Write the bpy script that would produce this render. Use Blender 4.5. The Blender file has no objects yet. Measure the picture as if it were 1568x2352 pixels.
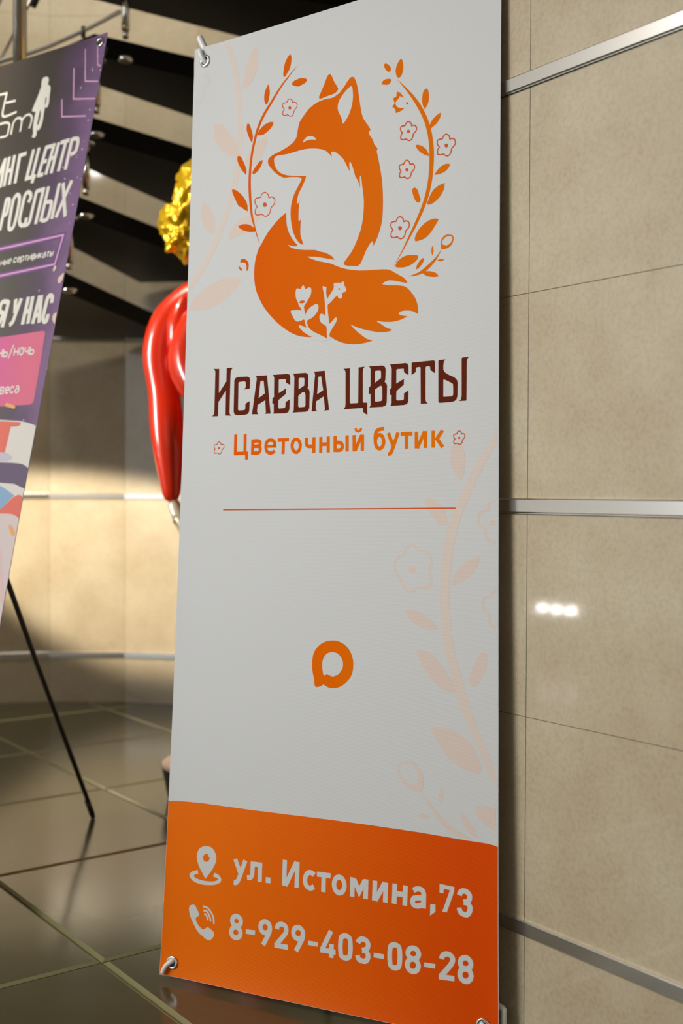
import bpy, bmesh, math, random
from mathutils import Vector, Matrix, noise
random.seed(7)
D = bpy.data; COL = bpy.context.scene.collection; SC = bpy.context.scene
EYE = .822                                   # camera height above the glass floor
# ------------------------------------------------------------------ camera
def make_camera():
    pitch, roll = .016710, -.0043426
    f = Vector((0, math.cos(pitch), -math.sin(pitch))); r = Vector((1, 0, 0)); d = f.cross(r)
    r2 = r*math.cos(roll)+d*math.sin(roll); d2 = -r*math.sin(roll)+d*math.cos(roll)
    cam = D.cameras.new('camera'); o = D.objects.new('camera', cam); COL.objects.link(o)
    m = Matrix((r2, -d2, -f)).transposed().to_4x4(); m.translation = Vector((0, 0, EYE)); o.matrix_world = m
    cam.sensor_fit = 'VERTICAL'; cam.sensor_height = 36; cam.sensor_width = 24; cam.lens = 2681.2/2352*36
    cam.clip_start = .05
    cam.dof.use_dof = True; cam.dof.focus_distance = 1.86; cam.dof.aperture_fstop = 3.4
    SC.camera = o
make_camera()
# ------------------------------------------------------------------ light
W = D.worlds.new('hall_light'); SC.world = W; W.use_nodes = True
W.node_tree.nodes['Background'].inputs[0].default_value = (1, .93, .82, 1)
W.node_tree.nodes['Background'].inputs[1].default_value = .40
SC.view_settings.view_transform = 'Standard'; SC.view_settings.look = 'None'
SC.view_settings.gamma = 1; SC.view_settings.use_curve_mapping = False
SC.view_settings.exposure = 0.0
def lamp(kind, name, loc, target, energy, col, **k):
    l = D.lights.new(name, kind); l.energy = energy; l.color = col
    for a, b in k.items(): setattr(l, a, b)
    o = D.objects.new(name, l); COL.objects.link(o); o.location = loc
    o.rotation_euler = (Vector(target)-Vector(loc)).to_track_quat('-Z', 'Y').to_euler()
    return o
lamp('AREA', 'added_hall_light', (-3.0, .35, 2.5), (.15, 1.78, .85), 13.5, (1, .96, .90), shape='RECTANGLE', size=1.7, size_y=1.4, spread=math.radians(62))  # added area light for banner and right wall; limited spread keeps the niche dark
lamp('AREA', 'hall_window_daylight', (-3.6, .45, 1.3), (-.2, 1.9, .7), 8, (.86, .94, 1), shape='RECTANGLE', size=1.6, size_y=2.0, spread=math.radians(95))
n1 = lamp('SPOT', 'added_niche_light', (-1.5, 3.0, 1.62), (-.86, 4.52, .55), 330, (1, .87, .68), spot_size=math.radians(20), spot_blend=.5, shadow_soft_size=.03); n1.scale = (2.3, 1, 1)  # added unseen spot; its flattened cone shapes the bright band on the niche wall
lamp('SPOT', 'statue_spotlight', (-1.45, 2.62, 3.15), (-.44, 3.1, .95), 150, (1, .86, .66), spot_size=math.radians(26), spot_blend=.5, shadow_soft_size=.05)
lamp('AREA', 'side_strip_light', (-2.3, 2.3, 1.35), (-.5, 3.1, 1.05), 4, (1, .96, .9), shape='RECTANGLE', size=.10, size_y=1.3, spread=math.radians(45))
lamp('AREA', 'stair_ceiling_light', (-1.0, 3.55, 3.40), (-.95, 4.6, 1.7), 10, (1, .92, .78), shape='RECTANGLE', size=.9, size_y=.12, spread=math.radians(120))
# ------------------------------------------------------------------ materials
def mat(name, col, rough=.5, metal=0, spec=.5, coat=0, coatr=.03, noise_amt=0, noise_scale=8, bump=0, bump_scale=60, col2=None, emit=None):
    m = D.materials.new(name); m.use_nodes = True; nt = m.node_tree; b = nt.nodes['Principled BSDF']
    b.inputs['Base Color'].default_value = (*col, 1); b.inputs['Roughness'].default_value = rough
    b.inputs['Metallic'].default_value = metal; b.inputs['Specular IOR Level'].default_value = spec
    b.inputs['Coat Weight'].default_value = coat; b.inputs['Coat Roughness'].default_value = coatr
    tc = nt.nodes.new('ShaderNodeTexCoord')
    if noise_amt or col2:
        n = nt.nodes.new('ShaderNodeTexNoise'); n.inputs['Scale'].default_value = noise_scale; n.inputs['Detail'].default_value = 6
        nt.links.new(tc.outputs['Object'], n.inputs['Vector'])
        r = nt.nodes.new('ShaderNodeValToRGB'); r.color_ramp.elements[0].position = .35; r.color_ramp.elements[1].position = .65
        c2 = col2 or tuple(c*(1-noise_amt) for c in col)
        r.color_ramp.elements[0].color = (*c2, 1); r.color_ramp.elements[1].color = (*col, 1)
        nt.links.new(n.outputs['Fac'], r.inputs['Fac']); nt.links.new(r.outputs['Color'], b.inputs['Base Color'])
    if bump:
        n2 = nt.nodes.new('ShaderNodeTexNoise'); n2.inputs['Scale'].default_value = bump_scale
        nt.links.new(tc.outputs['Object'], n2.inputs['Vector'])
        bp = nt.nodes.new('ShaderNodeBump'); bp.inputs['Strength'].default_value = bump; bp.inputs['Distance'].default_value = .002
        nt.links.new(n2.outputs['Fac'], bp.inputs['Height']); nt.links.new(bp.outputs['Normal'], b.inputs['Normal'])
    if emit:
        b.inputs['Emission Color'].default_value = (*emit[:3], 1); b.inputs['Emission Strength'].default_value = emit[3]
    return m
def srgb(r, g, b):
    return tuple(((c/255+.055)/1.055)**2.4 if c > 10 else c/255/12.92 for c in (r, g, b))
def stone():
    m = D.materials.new('beige_stone_tile'); m.use_nodes = True; nt = m.node_tree; b = nt.nodes['Principled BSDF']
    tc = nt.nodes.new('ShaderNodeTexCoord'); mp = nt.nodes.new('ShaderNodeMapping'); nt.links.new(tc.outputs['Object'], mp.inputs['Vector'])
    a = nt.nodes.new('ShaderNodeTexNoise'); a.inputs['Scale'].default_value = 7; a.inputs['Detail'].default_value = 5; a.inputs['Roughness'].default_value = .6
    c = nt.nodes.new('ShaderNodeTexNoise'); c.inputs['Scale'].default_value = 160; c.inputs['Detail'].default_value = 3
    for q in (a, c): nt.links.new(mp.outputs['Vector'], q.inputs['Vector'])
    r = nt.nodes.new('ShaderNodeValToRGB'); r.color_ramp.elements[0].position = .36; r.color_ramp.elements[1].position = .66
    r.color_ramp.elements[0].color = (.47, .385, .255, 1); r.color_ramp.elements[1].color = (.535, .465, .325, 1)
    nt.links.new(a.outputs['Fac'], r.inputs['Fac'])
    r2 = nt.nodes.new('ShaderNodeValToRGB'); r2.color_ramp.elements[0].position = .3; r2.color_ramp.elements[1].position = .6
    r2.color_ramp.elements[0].color = (.86, .86, .86, 1); r2.color_ramp.elements[1].color = (1, 1, 1, 1)
    nt.links.new(c.outputs['Fac'], r2.inputs['Fac'])
    mx = nt.nodes.new('ShaderNodeMix'); mx.data_type = 'RGBA'; mx.blend_type = 'MULTIPLY'; mx.inputs['Factor'].default_value = 1
    nt.links.new(r.outputs['Color'], mx.inputs['A']); nt.links.new(r2.outputs['Color'], mx.inputs['B'])
    nt.links.new(mx.outputs['Result'], b.inputs['Base Color'])
    b.inputs['Roughness'].default_value = .5; b.inputs['Coat Weight'].default_value = .75; b.inputs['Coat Roughness'].default_value = .055; b.inputs['Coat IOR'].default_value = 1.5
    return m
M = dict(
 stone=stone(), grout=mat('tile_joint', (.20, .15, .09), .8),
 chrome=mat('brushed_steel', (.82, .80, .76), .24, 1), satin=mat('satin_steel', (.72, .71, .68), .45, .7), chrome2=mat('polished_steel', (.8, .8, .78), .1, 1), black_joint=mat('shadow_gap', (.01, .01, .01), .6),
 floor=mat('olive_glass_floor', (.088, .083, .040), .17, spec=.36, noise_amt=.2, noise_scale=3), edge=mat('glass_edge', (.27, .26, .13), .2, spec=.8), gap=mat('floor_joint', (.03, .028, .015), .6),
 tread=mat('black_lacquer', (.003, .0022, .0018), .4, spec=.12), ceil=mat('white_ceiling', (.7, .68, .63), .8),
 red=mat('red_lacquer', (.80, .026, .0), .32, coat=1, coatr=.04), gold=mat('gold_foil', (.82, .52, .01), .26, metal=.55, bump=.4, bump_scale=30),
 cream=mat('pearl_lacquer', (.72, .65, .49), .3, metal=.15, coat=.6), blackp=mat('black_plastic', (.012, .014, .012), .35), podium=mat('dark_podium_side', (.02, .02, .02), .3), podtop=mat('pale_podium_top', (.62, .45, .38), .3),
 nylon=mat('white_plastic', (.82, .83, .82), .35), fibre=mat('graphite_rod', (.05, .05, .045), .3, spec=.6), eyelet=mat('eyelet_steel', (.75, .76, .77), .18, 1), back=mat('sheet_back', (.60, .58, .55), .6),
 lampdim=mat('downlight_face', (1, 1, 1), .5, emit=(1, .96, .9, 120)), lampface=mat('lamp_face', (1, 1, 1), .5, emit=(1, .96, .92, 130)), lampbody=mat('lamp_body', (.1, .1, .1), .4),
)
# ------------------------------------------------------------------ mesh helpers
def link(name, me, parent=None, **k):
    o = D.objects.new(name, me); COL.objects.link(o)
    if parent: o.parent = parent
    for a, b in k.items(): o[a] = b
    return o
def bm_obj(name, bm, mats, parent=None, smooth=False, **k):
    me = D.meshes.new(name); bm.normal_update(); bm.to_mesh(me); bm.free()
    for m in (mats if isinstance(mats, (list, tuple)) else [mats]): me.materials.append(m)
    if smooth:
        for p in me.polygons: p.use_smooth = True
    return link(name, me, parent, **k)
def thing(name, loc, label, cat, group=None):
    o = D.objects.new(name, None); COL.objects.link(o); o.location = loc; o.empty_display_size = .1
    o['label'] = label; o['category'] = cat
    if group: o['group'] = group
    return o
def quad(bm, a, b, c, d, mi=0):
    f = bm.faces.new([bm.verts.new(p) for p in (a, b, c, d)]); f.material_index = mi; return f
def prism(bm, pts, z0, z1, mi=0, bev=0):
    n = len(pts); lo = [bm.verts.new((p[0], p[1], z0)) for p in pts]; hi = [bm.verts.new((p[0], p[1], z1)) for p in pts]
    fs = [bm.faces.new(hi), bm.faces.new(lo[::-1])]+[bm.faces.new((lo[i], lo[(i+1) % n], hi[(i+1) % n], hi[i])) for i in range(n)]
    for f in fs: f.material_index = mi
    return fs
def tube(bm, pts, rad, seg=16, caps=True, mi=0, round_end=0):
    pts = [Vector(p) for p in pts]; n = len(pts)
    rr = list(rad) if isinstance(rad, (list, tuple)) else [rad]*n
    if round_end:
        for end in range(2):
            if not (round_end >> end) & 1: continue
            i, j = (n-1, n-2) if end == 0 else (0, 1)
            d = (pts[i]-pts[j]).normalized(); R = rr[i]; base = pts[i]
            ex = [(base+d*R*math.sin(a), R*math.cos(a)) for a in (math.radians(30), math.radians(60), math.radians(84))]
            if end == 0: pts += [e[0] for e in ex]; rr += [e[1] for e in ex]
            else: pts = [e[0] for e in ex[::-1]]+pts; rr = [e[1] for e in ex[::-1]]+rr
        n = len(pts)
    ref = None; rings = []
    for i in range(n):
        t = (pts[min(i+1, n-1)]-pts[max(i-1, 0)]).normalized()
        if ref is None: ref = t.orthogonal().normalized()
        ref = (ref-t*ref.dot(t)).normalized(); b = t.cross(ref)
        rings.append([bm.verts.new(pts[i]+(ref*math.cos(a)+b*math.sin(a))*rr[i]) for a in [2*math.pi*k/seg for k in range(seg)]])
    for i in range(n-1):
        for k in range(seg):
            f = bm.faces.new((rings[i][k], rings[i][(k+1) % seg], rings[i+1][(k+1) % seg], rings[i+1][k])); f.material_index = mi; f.smooth = True
    if caps:
        for f in (bm.faces.new(rings[0][::-1]), bm.faces.new(rings[-1])): f.material_index = mi
def torus(bm, c, ax, R, r, seg=32, sub=12, mi=0):
    ax = Vector(ax).normalized(); u = ax.orthogonal().normalized(); v = ax.cross(u); rings = []
    for i in range(seg):
        a = 2*math.pi*i/seg; d = u*math.cos(a)+v*math.sin(a)
        rings.append([bm.verts.new(Vector(c)+d*(R+r*math.cos(b))+ax*r*.6*math.sin(b)) for b in [2*math.pi*k/sub for k in range(sub)]])
    for i in range(seg):
        for k in range(sub):
            f = bm.faces.new((rings[i][k], rings[(i+1) % seg][k], rings[(i+1) % seg][(k+1) % sub], rings[i][(k+1) % sub])); f.smooth = True; f.material_index = mi
def catmull(pts, corner, closed, sub=5):
    n = len(pts); out = []
    idx = (lambda i: i % n) if closed else (lambda i: max(0, min(n-1, i)))
    for i in range(n if closed else n-1):
        p1, p2 = pts[i], pts[idx(i+1)]
        p0 = p1 if corner[i] else pts[idx(i-1)]; p3 = p2 if corner[idx(i+1)] else pts[idx(i+2)]
        if corner[i]: p0 = tuple(2*a-b for a, b in zip(p1, p2))
        if corner[idx(i+1)]: p3 = tuple(2*a-b for a, b in zip(p2, p1))
        seg = max(1e-9, math.dist(p1[:2], p2[:2])); l0 = math.dist(p0[:2], p1[:2]); l3 = math.dist(p3[:2], p2[:2])
        if l0 > 3*seg: p0 = tuple(b+(a-b)*seg/l0 for a, b in zip(p0, p1))
        if l3 > 3*seg: p3 = tuple(c+(d-c)*seg/l3 for c, d in zip(p2, p3))
        for k in range(sub):
            t = k/sub
            out.append(tuple(.5*((2*b)+(c-a)*t+(2*a-5*b+4*c-d)*t*t+(-a+3*b-3*c+d)*t**3) for a, b, c, d in zip(p0, p1, p2, p3)))
    if not closed: out.append(pts[-1])
    return out
# ------------------------------------------------------------------ the setting
YAW = .6373; ND = Vector((math.cos(YAW), math.sin(YAW), 0)); DD = Vector((-math.sin(YAW), math.cos(YAW), 0))
T = .309; ZT = [.186+2*T*i for i in range(5)]   # heights of the steel strips
def tiled_wall(name, path, z1, seams, pane, flip=False, step=1):
    """Vertical wall along a plan path; tiles with fine dark joints set in the mesh. pane: list of joint distances per segment."""
    bm = bmesh.new(); g = .0005
    zs = [0, ZT[0]]
    z = ZT[0]
    while z < z1: z += T*step; zs.append(min(z, z1))
    for (a, b), cuts in zip(zip(path[:-1], path[1:]), pane):
        a = Vector((*a, 0)); b = Vector((*b, 0)); L = (b-a).length; t = (b-a)/L
        xs = [0]+[c for c in cuts if 0 < c < L]+[L]
        nrm = Vector((t.y, -t.x, 0))
        for i in range(len(xs)-1):
            for j in range(len(zs)-1):
                x0, x1, z0, zz = xs[i], xs[i+1], zs[j], zs[j+1]
                x0 += g if i or cuts else 0; x1 -= g if i < len(xs)-2 or cuts else 0; z0 += g; zz -= g
                P = lambda x, z: (a+t*x+Vector((0, 0, z)))
                quad(bm, P(x0, z0), P(x1, z0), P(x1, zz), P(x0, zz), 0)
        o = -nrm*.0012
        quad(bm, a+o, b+o, b+o+Vector((0, 0, z1)), a+o+Vector((0, 0, z1)), 1)
        o2 = -nrm*.12
        quad(bm, b+o2, a+o2, a+o2+Vector((0, 0, z1)), b+o2+Vector((0, 0, z1)), 0)
    ob = bm_obj(name, bm, [M['stone'], M['grout']]); ob['kind'] = 'structure'; return ob
def strips(prefix, path, k0, zsel):
    for zi in zsel:
        bm = bmesh.new(); hh = .0105
        for (a, b) in zip(path[:-1], path[1:]):
            a = Vector((*a, 0)); b = Vector((*b, 0)); t = (b-a).normalized(); nrm = Vector((t.y, -t.x, 0))
            z = ZT[zi]; up = Vector((0, 0, 1))
            prof = [(0, -hh-.0012), (.0035, -hh-.0012), (.0035, -hh), (.005, -hh), (.0062, -hh+.0016), (.0062, hh-.0016), (.005, hh), (0, hh)]
            ra = [a+nrm*p+up*(z+q) for p, q in prof]; rb = [b+nrm*p+up*(z+q) for p, q in prof]
            for i in range(len(prof)-1):
                quad(bm, ra[i], rb[i], rb[i+1], ra[i+1], 1 if i == 0 else 0)
            bm.faces.new([bm.verts.new(v) for v in ra]); bm.faces.new([bm.verts.new(v) for v in rb[::-1]])
        ob = bm_obj('trim_%d' % k0, bm, [M['chrome'], M['black_joint']]); ob['kind'] = 'structure'; k0 += 1
    return k0
H = 3.45
def wp(s, n=1.2303): p = ND*n+DD*s; return (p.x, p.y)
# pier wall on the right; runs away to the left, ends behind the florist banner
S0 = 1.3560*.309/.34727; tl = .60
right_path = [wp(1.409), wp(-2.6)]
Lw = 1.409+2.6
cuts = sorted([1.409-(S0-k*tl) for k in range(-1, 7)])
tiled_wall('wall_right', right_path, H, None, [[c for c in cuts if .02 < c < Lw]])
ret = [(.362, 2.02), wp(1.409)]
tiled_wall('wall_return', ret, H, None, [[.3]])
# stair niche of flat facets
nich = [(.362, 2.02), (.362, 3.104), (.349, 3.399), (.273, 3.684), (.137, 3.946), (-.053, 4.172), (-.287, 4.351), (-.554, 4.476), (-.842, 4.54), (-1.136, 4.54), (-1.424, 4.476), (-1.691, 4.351), (-1.925, 4.172), (-2.12, 3.93), (-3.6, 3.6)]
nich = nich[::-1]
tiled_wall('wall_back', nich, H, None, [[.3*k for k in range(1, 5)]]+[[1e9]]*(len(nich)-2), step=2)
tr = strips('trim', right_path, 1, (0, 1, 2, 3, 4))
tr = strips('trim', nich[1:-1], tr, (0, 1, 2))
# glass floor: slabs with ground edges
def floor():
    bm = bmesh.new(); A, B = .547, .516; a0, b0 = 1.879, .8737; g, ch, dp = .0018, .0075, .0036
    for i in range(-11, 7):
        for j in range(-9, 8):
            s0, s1, n0, n1 = a0+i*A+g, a0+(i+1)*A-g, b0+j*B+g, b0+(j+1)*B-g
            P = lambda s, n, z: ND*n+DD*s+Vector((0, 0, z))
            top = [P(s0+ch, n0+ch, 0), P(s0+ch, n1-ch, 0), P(s1-ch, n1-ch, 0), P(s1-ch, n0+ch, 0)]
            low = [P(s0, n0, -dp), P(s0, n1, -dp), P(s1, n1, -dp), P(s1, n0, -dp)]
            bot = [v-Vector((0, 0, .02)) for v in low]
            f = quad(bm, *top, 0)
            for k in range(4):
                quad(bm, top[k], low[k], low[(k+1) % 4], top[(k+1) % 4], 1); quad(bm, low[k], bot[k], bot[(k+1) % 4], low[(k+1) % 4], 1)
    quad(bm, (-6, -6, -.02), (5, -6, -.02), (5, 7, -.02), (-6, 7, -.02), 2)
    bmesh.ops.recalc_face_normals(bm, faces=bm.faces)
    ob = bm_obj('floor', bm, [M['floor'], M['edge'], M['gap']]); ob['kind'] = 'structure'
floor()
# ceiling over the stair side
bm = bmesh.new(); prism(bm, [(-4.5, -4), (4.5, -4), (4.5, 5), (-4.5, 5)], H, H+.1); bm_obj('ceiling', bm, M['ceil'], kind='structure')
# ------------------------------------------------------------------ staircase
CX, CY = -.87, 3.16
def stairs():
    root = thing('staircase', (CX, CY, 0), 'curved open staircase of black treads with steel rods and handrail in the tiled niche', 'staircase')
    def loc(p): return Vector(p)-Vector((CX, CY, 0))
    ang = {-1: 103, 0: 87.3, 1: 71.5, 2: 55.7, 3: 39.8, 4: 22.7, 5: 9.8, 6: -5}
    ztop = lambda i: EYE+.648+(5-i)*.21
    up = Vector((0, 0, 1))
    for i in range(0, 6):
        a1 = math.radians(ang[i]); a2 = math.radians(ang[i+1])
        d1 = Vector((math.sin(a1), math.cos(a1), 0)); d2 = Vector((math.sin(a2), math.cos(a2), 0))
        n2 = Vector((-d2.y, d2.x, 0))*(.13)     # trailing edge set back past the next tread's nose
        R = {0: 1.14, 1: 1.16, 2: 1.28, 3: 1.30, 4: 1.33, 5: 1.33}[i]
        ri = .21 if i != 3 else -.03
        pts = [d1*ri, d1*R, (d1+d2).normalized()*(R+.0), d2*(R-.02)+n2, d2*ri+n2]
        bm = bmesh.new(); prism(bm, [(p.x, p.y) for p in pts], ztop(i)-.06, ztop(i))
        bmesh.ops.recalc_face_normals(bm, faces=bm.faces)
        bmesh.ops.bevel(bm, geom=[e for e in bm.edges], offset=.003, segments=2, affect='EDGES')
        bm_obj('tread', bm, M['tread'], root)
    for i in (1, 2, 3, 4, 5):
        a = math.radians(ang[i]+(4.5 if i == 2 else 10 if i == 3 else 7)); R = .296 if i == 2 else .23 if i == 3 else .26
        x, y = R*math.sin(a), R*math.cos(a)
        z0, z1 = ztop(i), ztop(i-1)-.06
        bm = bmesh.new(); tube(bm, [(x, y, z0-.002), (x, y, z0+.02)], .0085, 20); tube(bm, [(x, y, z0+.02), (x, y, z1)], .0108, 20)
        tube(bm, [(x, y, z1-.008), (x, y, z1+.001)], [.024, .029], 28)
        bm_obj('spacer_rod', bm, M['chrome2'], root)
        bm = bmesh.new(); tube(bm, [(x, y, z0-.07), (x, y, z0-.06)], [.016, .026], 24); bm_obj('rod_cap', bm, M['chrome2'], root)
    bm = bmesh.new(); tube(bm, [(0, 0, ztop(3)-.075), (0, 0, H-.002)], .0185, 28); tube(bm, [(0, 0, ztop(3)-.085), (0, 0, ztop(3)-.06)], .045, 28)
    bm_obj('post', bm, M['chrome'], root)
    bm = bmesh.new()
    def wpx(x, y, Y): return loc(((x-784)/2681.2*Y, Y, EYE+(1131-y)/2681.2*Y))
    rail = catmull([tuple(loc(p)) for p in ((-1.06, 3.05, 1.92), (-1.0, 3.20, 1.975), (-.93, 3.255, 2.018), (-.83, 3.262, 2.053), (-.72, 3.262, 2.102), (-.623, 3.262, 2.152))], [0]*6, False, 6)
    tube(bm, rail, .0062, 14, round_end=1); bm_obj('handrail', bm, M['satin'], root)
    bm = bmesh.new()
    tube(bm, [loc((-.722, 3.262, 2.082)), loc((-.722, 3.262, 2.112))], .0065, 12); bm_obj('rail_clip', bm, M['fibre'], root)
    for (p, q) in (((-1.07, 3.34, 1.86), (-.86, 3.34, 2.27)), ((-1.06, 3.34, 2.05), (-.90, 3.34, 2.36))):
        bm = bmesh.new(); tube(bm, [loc(p), loc(q)], .0045, 12); bm_obj('stay_rod', bm, M['chrome2'], root)
    bm = bmesh.new(); tube(bm, [loc((-.882, 3.33, 2.195)), loc((-.868, 3.33, 2.225))], .011, 12); bm_obj('stay_clamp', bm, M['blackp'], root)
stairs()
# ------------------------------------------------------------------ statue and podium
def statue():
    cx, cy = -.31, 3.13
    pd = thing('podium', (cx, cy, 0), 'dark round podium with pale top under the red statue', 'podium')
    bm = bmesh.new(); tube(bm, [(0, 0, .0), (0, 0, .008), (0, 0, .085), (0, 0, .09)], [.150, .153, .168, .166], 64, True); bm_obj('podium_side', bm, M['podium'], pd)
    bm = bmesh.new(); tube(bm, [(0, 0, .090), (0, 0, .097), (0, 0, .100)], [.168, .170, .166], 64); bm_obj('podium_top', bm, M['podtop'], pd)
    root = thing('statue', (cx, cy, .100), 'life-size glossy red figure with crumpled gold head and pearly hands behind the white banner', 'statue')
    def skin(name, verts, edges, rad, m, sub=2, root_i=0):
        me = D.meshes.new(name); me.from_pydata(verts, edges, []); o = D.objects.new(name, me); COL.objects.link(o)
        md = o.modifiers.new('skin', 'SKIN'); md.use_smooth_shade = True
        for i, r in enumerate(rad):
            v = me.skin_vertices[0].data[i]; v.radius = (r, r) if not isinstance(r, tuple) else r; v.use_root = (i == root_i)
        s = o.modifiers.new('sub', 'SUBSURF'); s.levels = sub; s.render_levels = sub
        dg = bpy.context.evaluated_depsgraph_get(); nm = D.meshes.new_from_object(o.evaluated_get(dg))
        for p in nm.polygons: p.use_smooth = True
        D.objects.remove(o); nm.materials.clear(); nm.materials.append(m); nm.name = name
        return link(name, nm, root)
    # x right, y away, z up from the podium top; the left arm hangs at the viewer's left
    V = [(0, 0, .70), (0, 0, .90), (0, -.01, 1.08), (0, .0, 1.22), (-.048, -.012, 1.375),            # pelvis..neck
         (-.085, -.01, 1.235), (-.155, -.02, 1.185), (-.176, -.03, 1.09), (-.160, -.035, .985), (-.150, -.05, .89), (-.136, -.055, .69),   # arm
         (.10, -.01, 1.23), (.165, -.02, 1.15), (.190, -.03, .98), (.17, -.10, .85), (.08, -.17, .89), (.0, -.18, .95),
         (-.05, 0, .62), (-.05, -.01, .33), (-.05, .0, .06), (.085, 0, .62), (.095, -.01, .33), (.10, .0, .06)]
    E = [(0, 1), (1, 2), (2, 3), (3, 4), (3, 5), (5, 6), (6, 7), (7, 8), (8, 9), (9, 10), (3, 11), (11, 12), (12, 13), (13, 14), (14, 15), (15, 16), (0, 17), (17, 18), (18, 19), (0, 20), (20, 21), (21, 22)]
    R = [(.12, .1), (.10, .09), (.10, .09), (.09, .07), .034, .065, .058, .053, .044, .053, .023, .07, .060, .052, .045, .036, .026, .075, .055, .038, .075, .055, .038]
    skin('body', V, E, R, M['red'])
    # folded sleeve that bulges forward between arm and chest
    skin('sleeve', [(-.03, -.07, 1.22), (-.065, -.09, 1.14), (-.095, -.10, 1.05), (-.03, -.13, .97), (.06, -.14, .95)], [(0, 1), (1, 2), (2, 3), (3, 4)], [.05, .066, .072, .075, .05], M['red'])
    skin('sleeve_fold', [(-.10, -.045, 1.24), (-.122, -.075, 1.17), (-.120, -.085, 1.09), (-.105, -.08, 1.03)], [(0, 1), (1, 2), (2, 3)], [.02, .028, .026, .015], M['red'])
    # hands: palm and five fingers
    def hand(px, py, pz, sgn):
        V = [(px, py, pz)]; E = []; R = [.017]
        V.append((px+sgn*.012, py-.004, pz-.035)); E.append((0, 1)); R.append(.020)
        for k in range(4):
            b = len(V); off = (k-1.5)*.013; ln = (.058, .070, .066, .050)[k]
            V += [(px+sgn*.022+.3*off, py-.008+off, pz-.060), (px+sgn*.038+.3*off, py-.010+off, pz-.060-ln*.5), (px+sgn*.058+.3*off, py-.010+off, pz-.060-ln)]
            E += [(1, b), (b, b+1), (b+1, b+2)]; R += [.0085, .008, .0065]
        b = len(V); V += [(px+sgn*.022, py-.03, pz-.055), (px+sgn*.036, py-.036, pz-.082)]; E += [(1, b), (b, b+1)]; R += [.009, .0075]
        return V, E, R
    h = hand(-.134, -.056, .700, 1); skin('hand', *h, M['cream'])
    V2, E2, R2 = hand(0, 0, 0, 1)
    V2 = [(.10+z*1.0, -.185+y, .90+x*.6) for x, y, z in V2]; skin('hand', V2, E2, R2, M['cream'])
    # crumpled head
    bm = bmesh.new(); bmesh.ops.create_icosphere(bm, subdivisions=5, radius=1)
    for v in bm.verts:
        p = v.co.copy(); q = p*2.6+Vector((3, 1, 7)); d = noise.turbulence(q, 3, True)*.34+noise.noise(p*5)*.10+noise.noise(p*11)*.04-.18
        v.co = Vector((p.x*.098, p.y*.095, p.z*.098))*(1+d)
        if p.x > -.55 and p.z > .3: v.co.z += .05*(p.z-.3)
        v.co += Vector((-.070, -.02, 1.425))
    bm_obj('head', bm, M['gold'], root, smooth=True)
    bm = bmesh.new(); bmesh.ops.create_icosphere(bm, subdivisions=4, radius=1)
    for v in bm.verts:
        p = v.co.copy(); d = noise.turbulence(p*2.2+Vector((9, 2, 1)), 4, True)*.4-.2
        v.co = p*.075*(1+d)+Vector((-.055, -.01, 1.535))
    bm_obj('hair_knot', bm, M['gold'], root, smooth=True)
    for s in (-1, 1):
        fx = .025+s*.075; skin('foot', [(fx, .01, .045), (fx, -.05, .032), (fx+s*.004, -.105, .024)], [(0, 1), (1, 2)], [.036, .032, .024], M['cream'])
statue()
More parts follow.
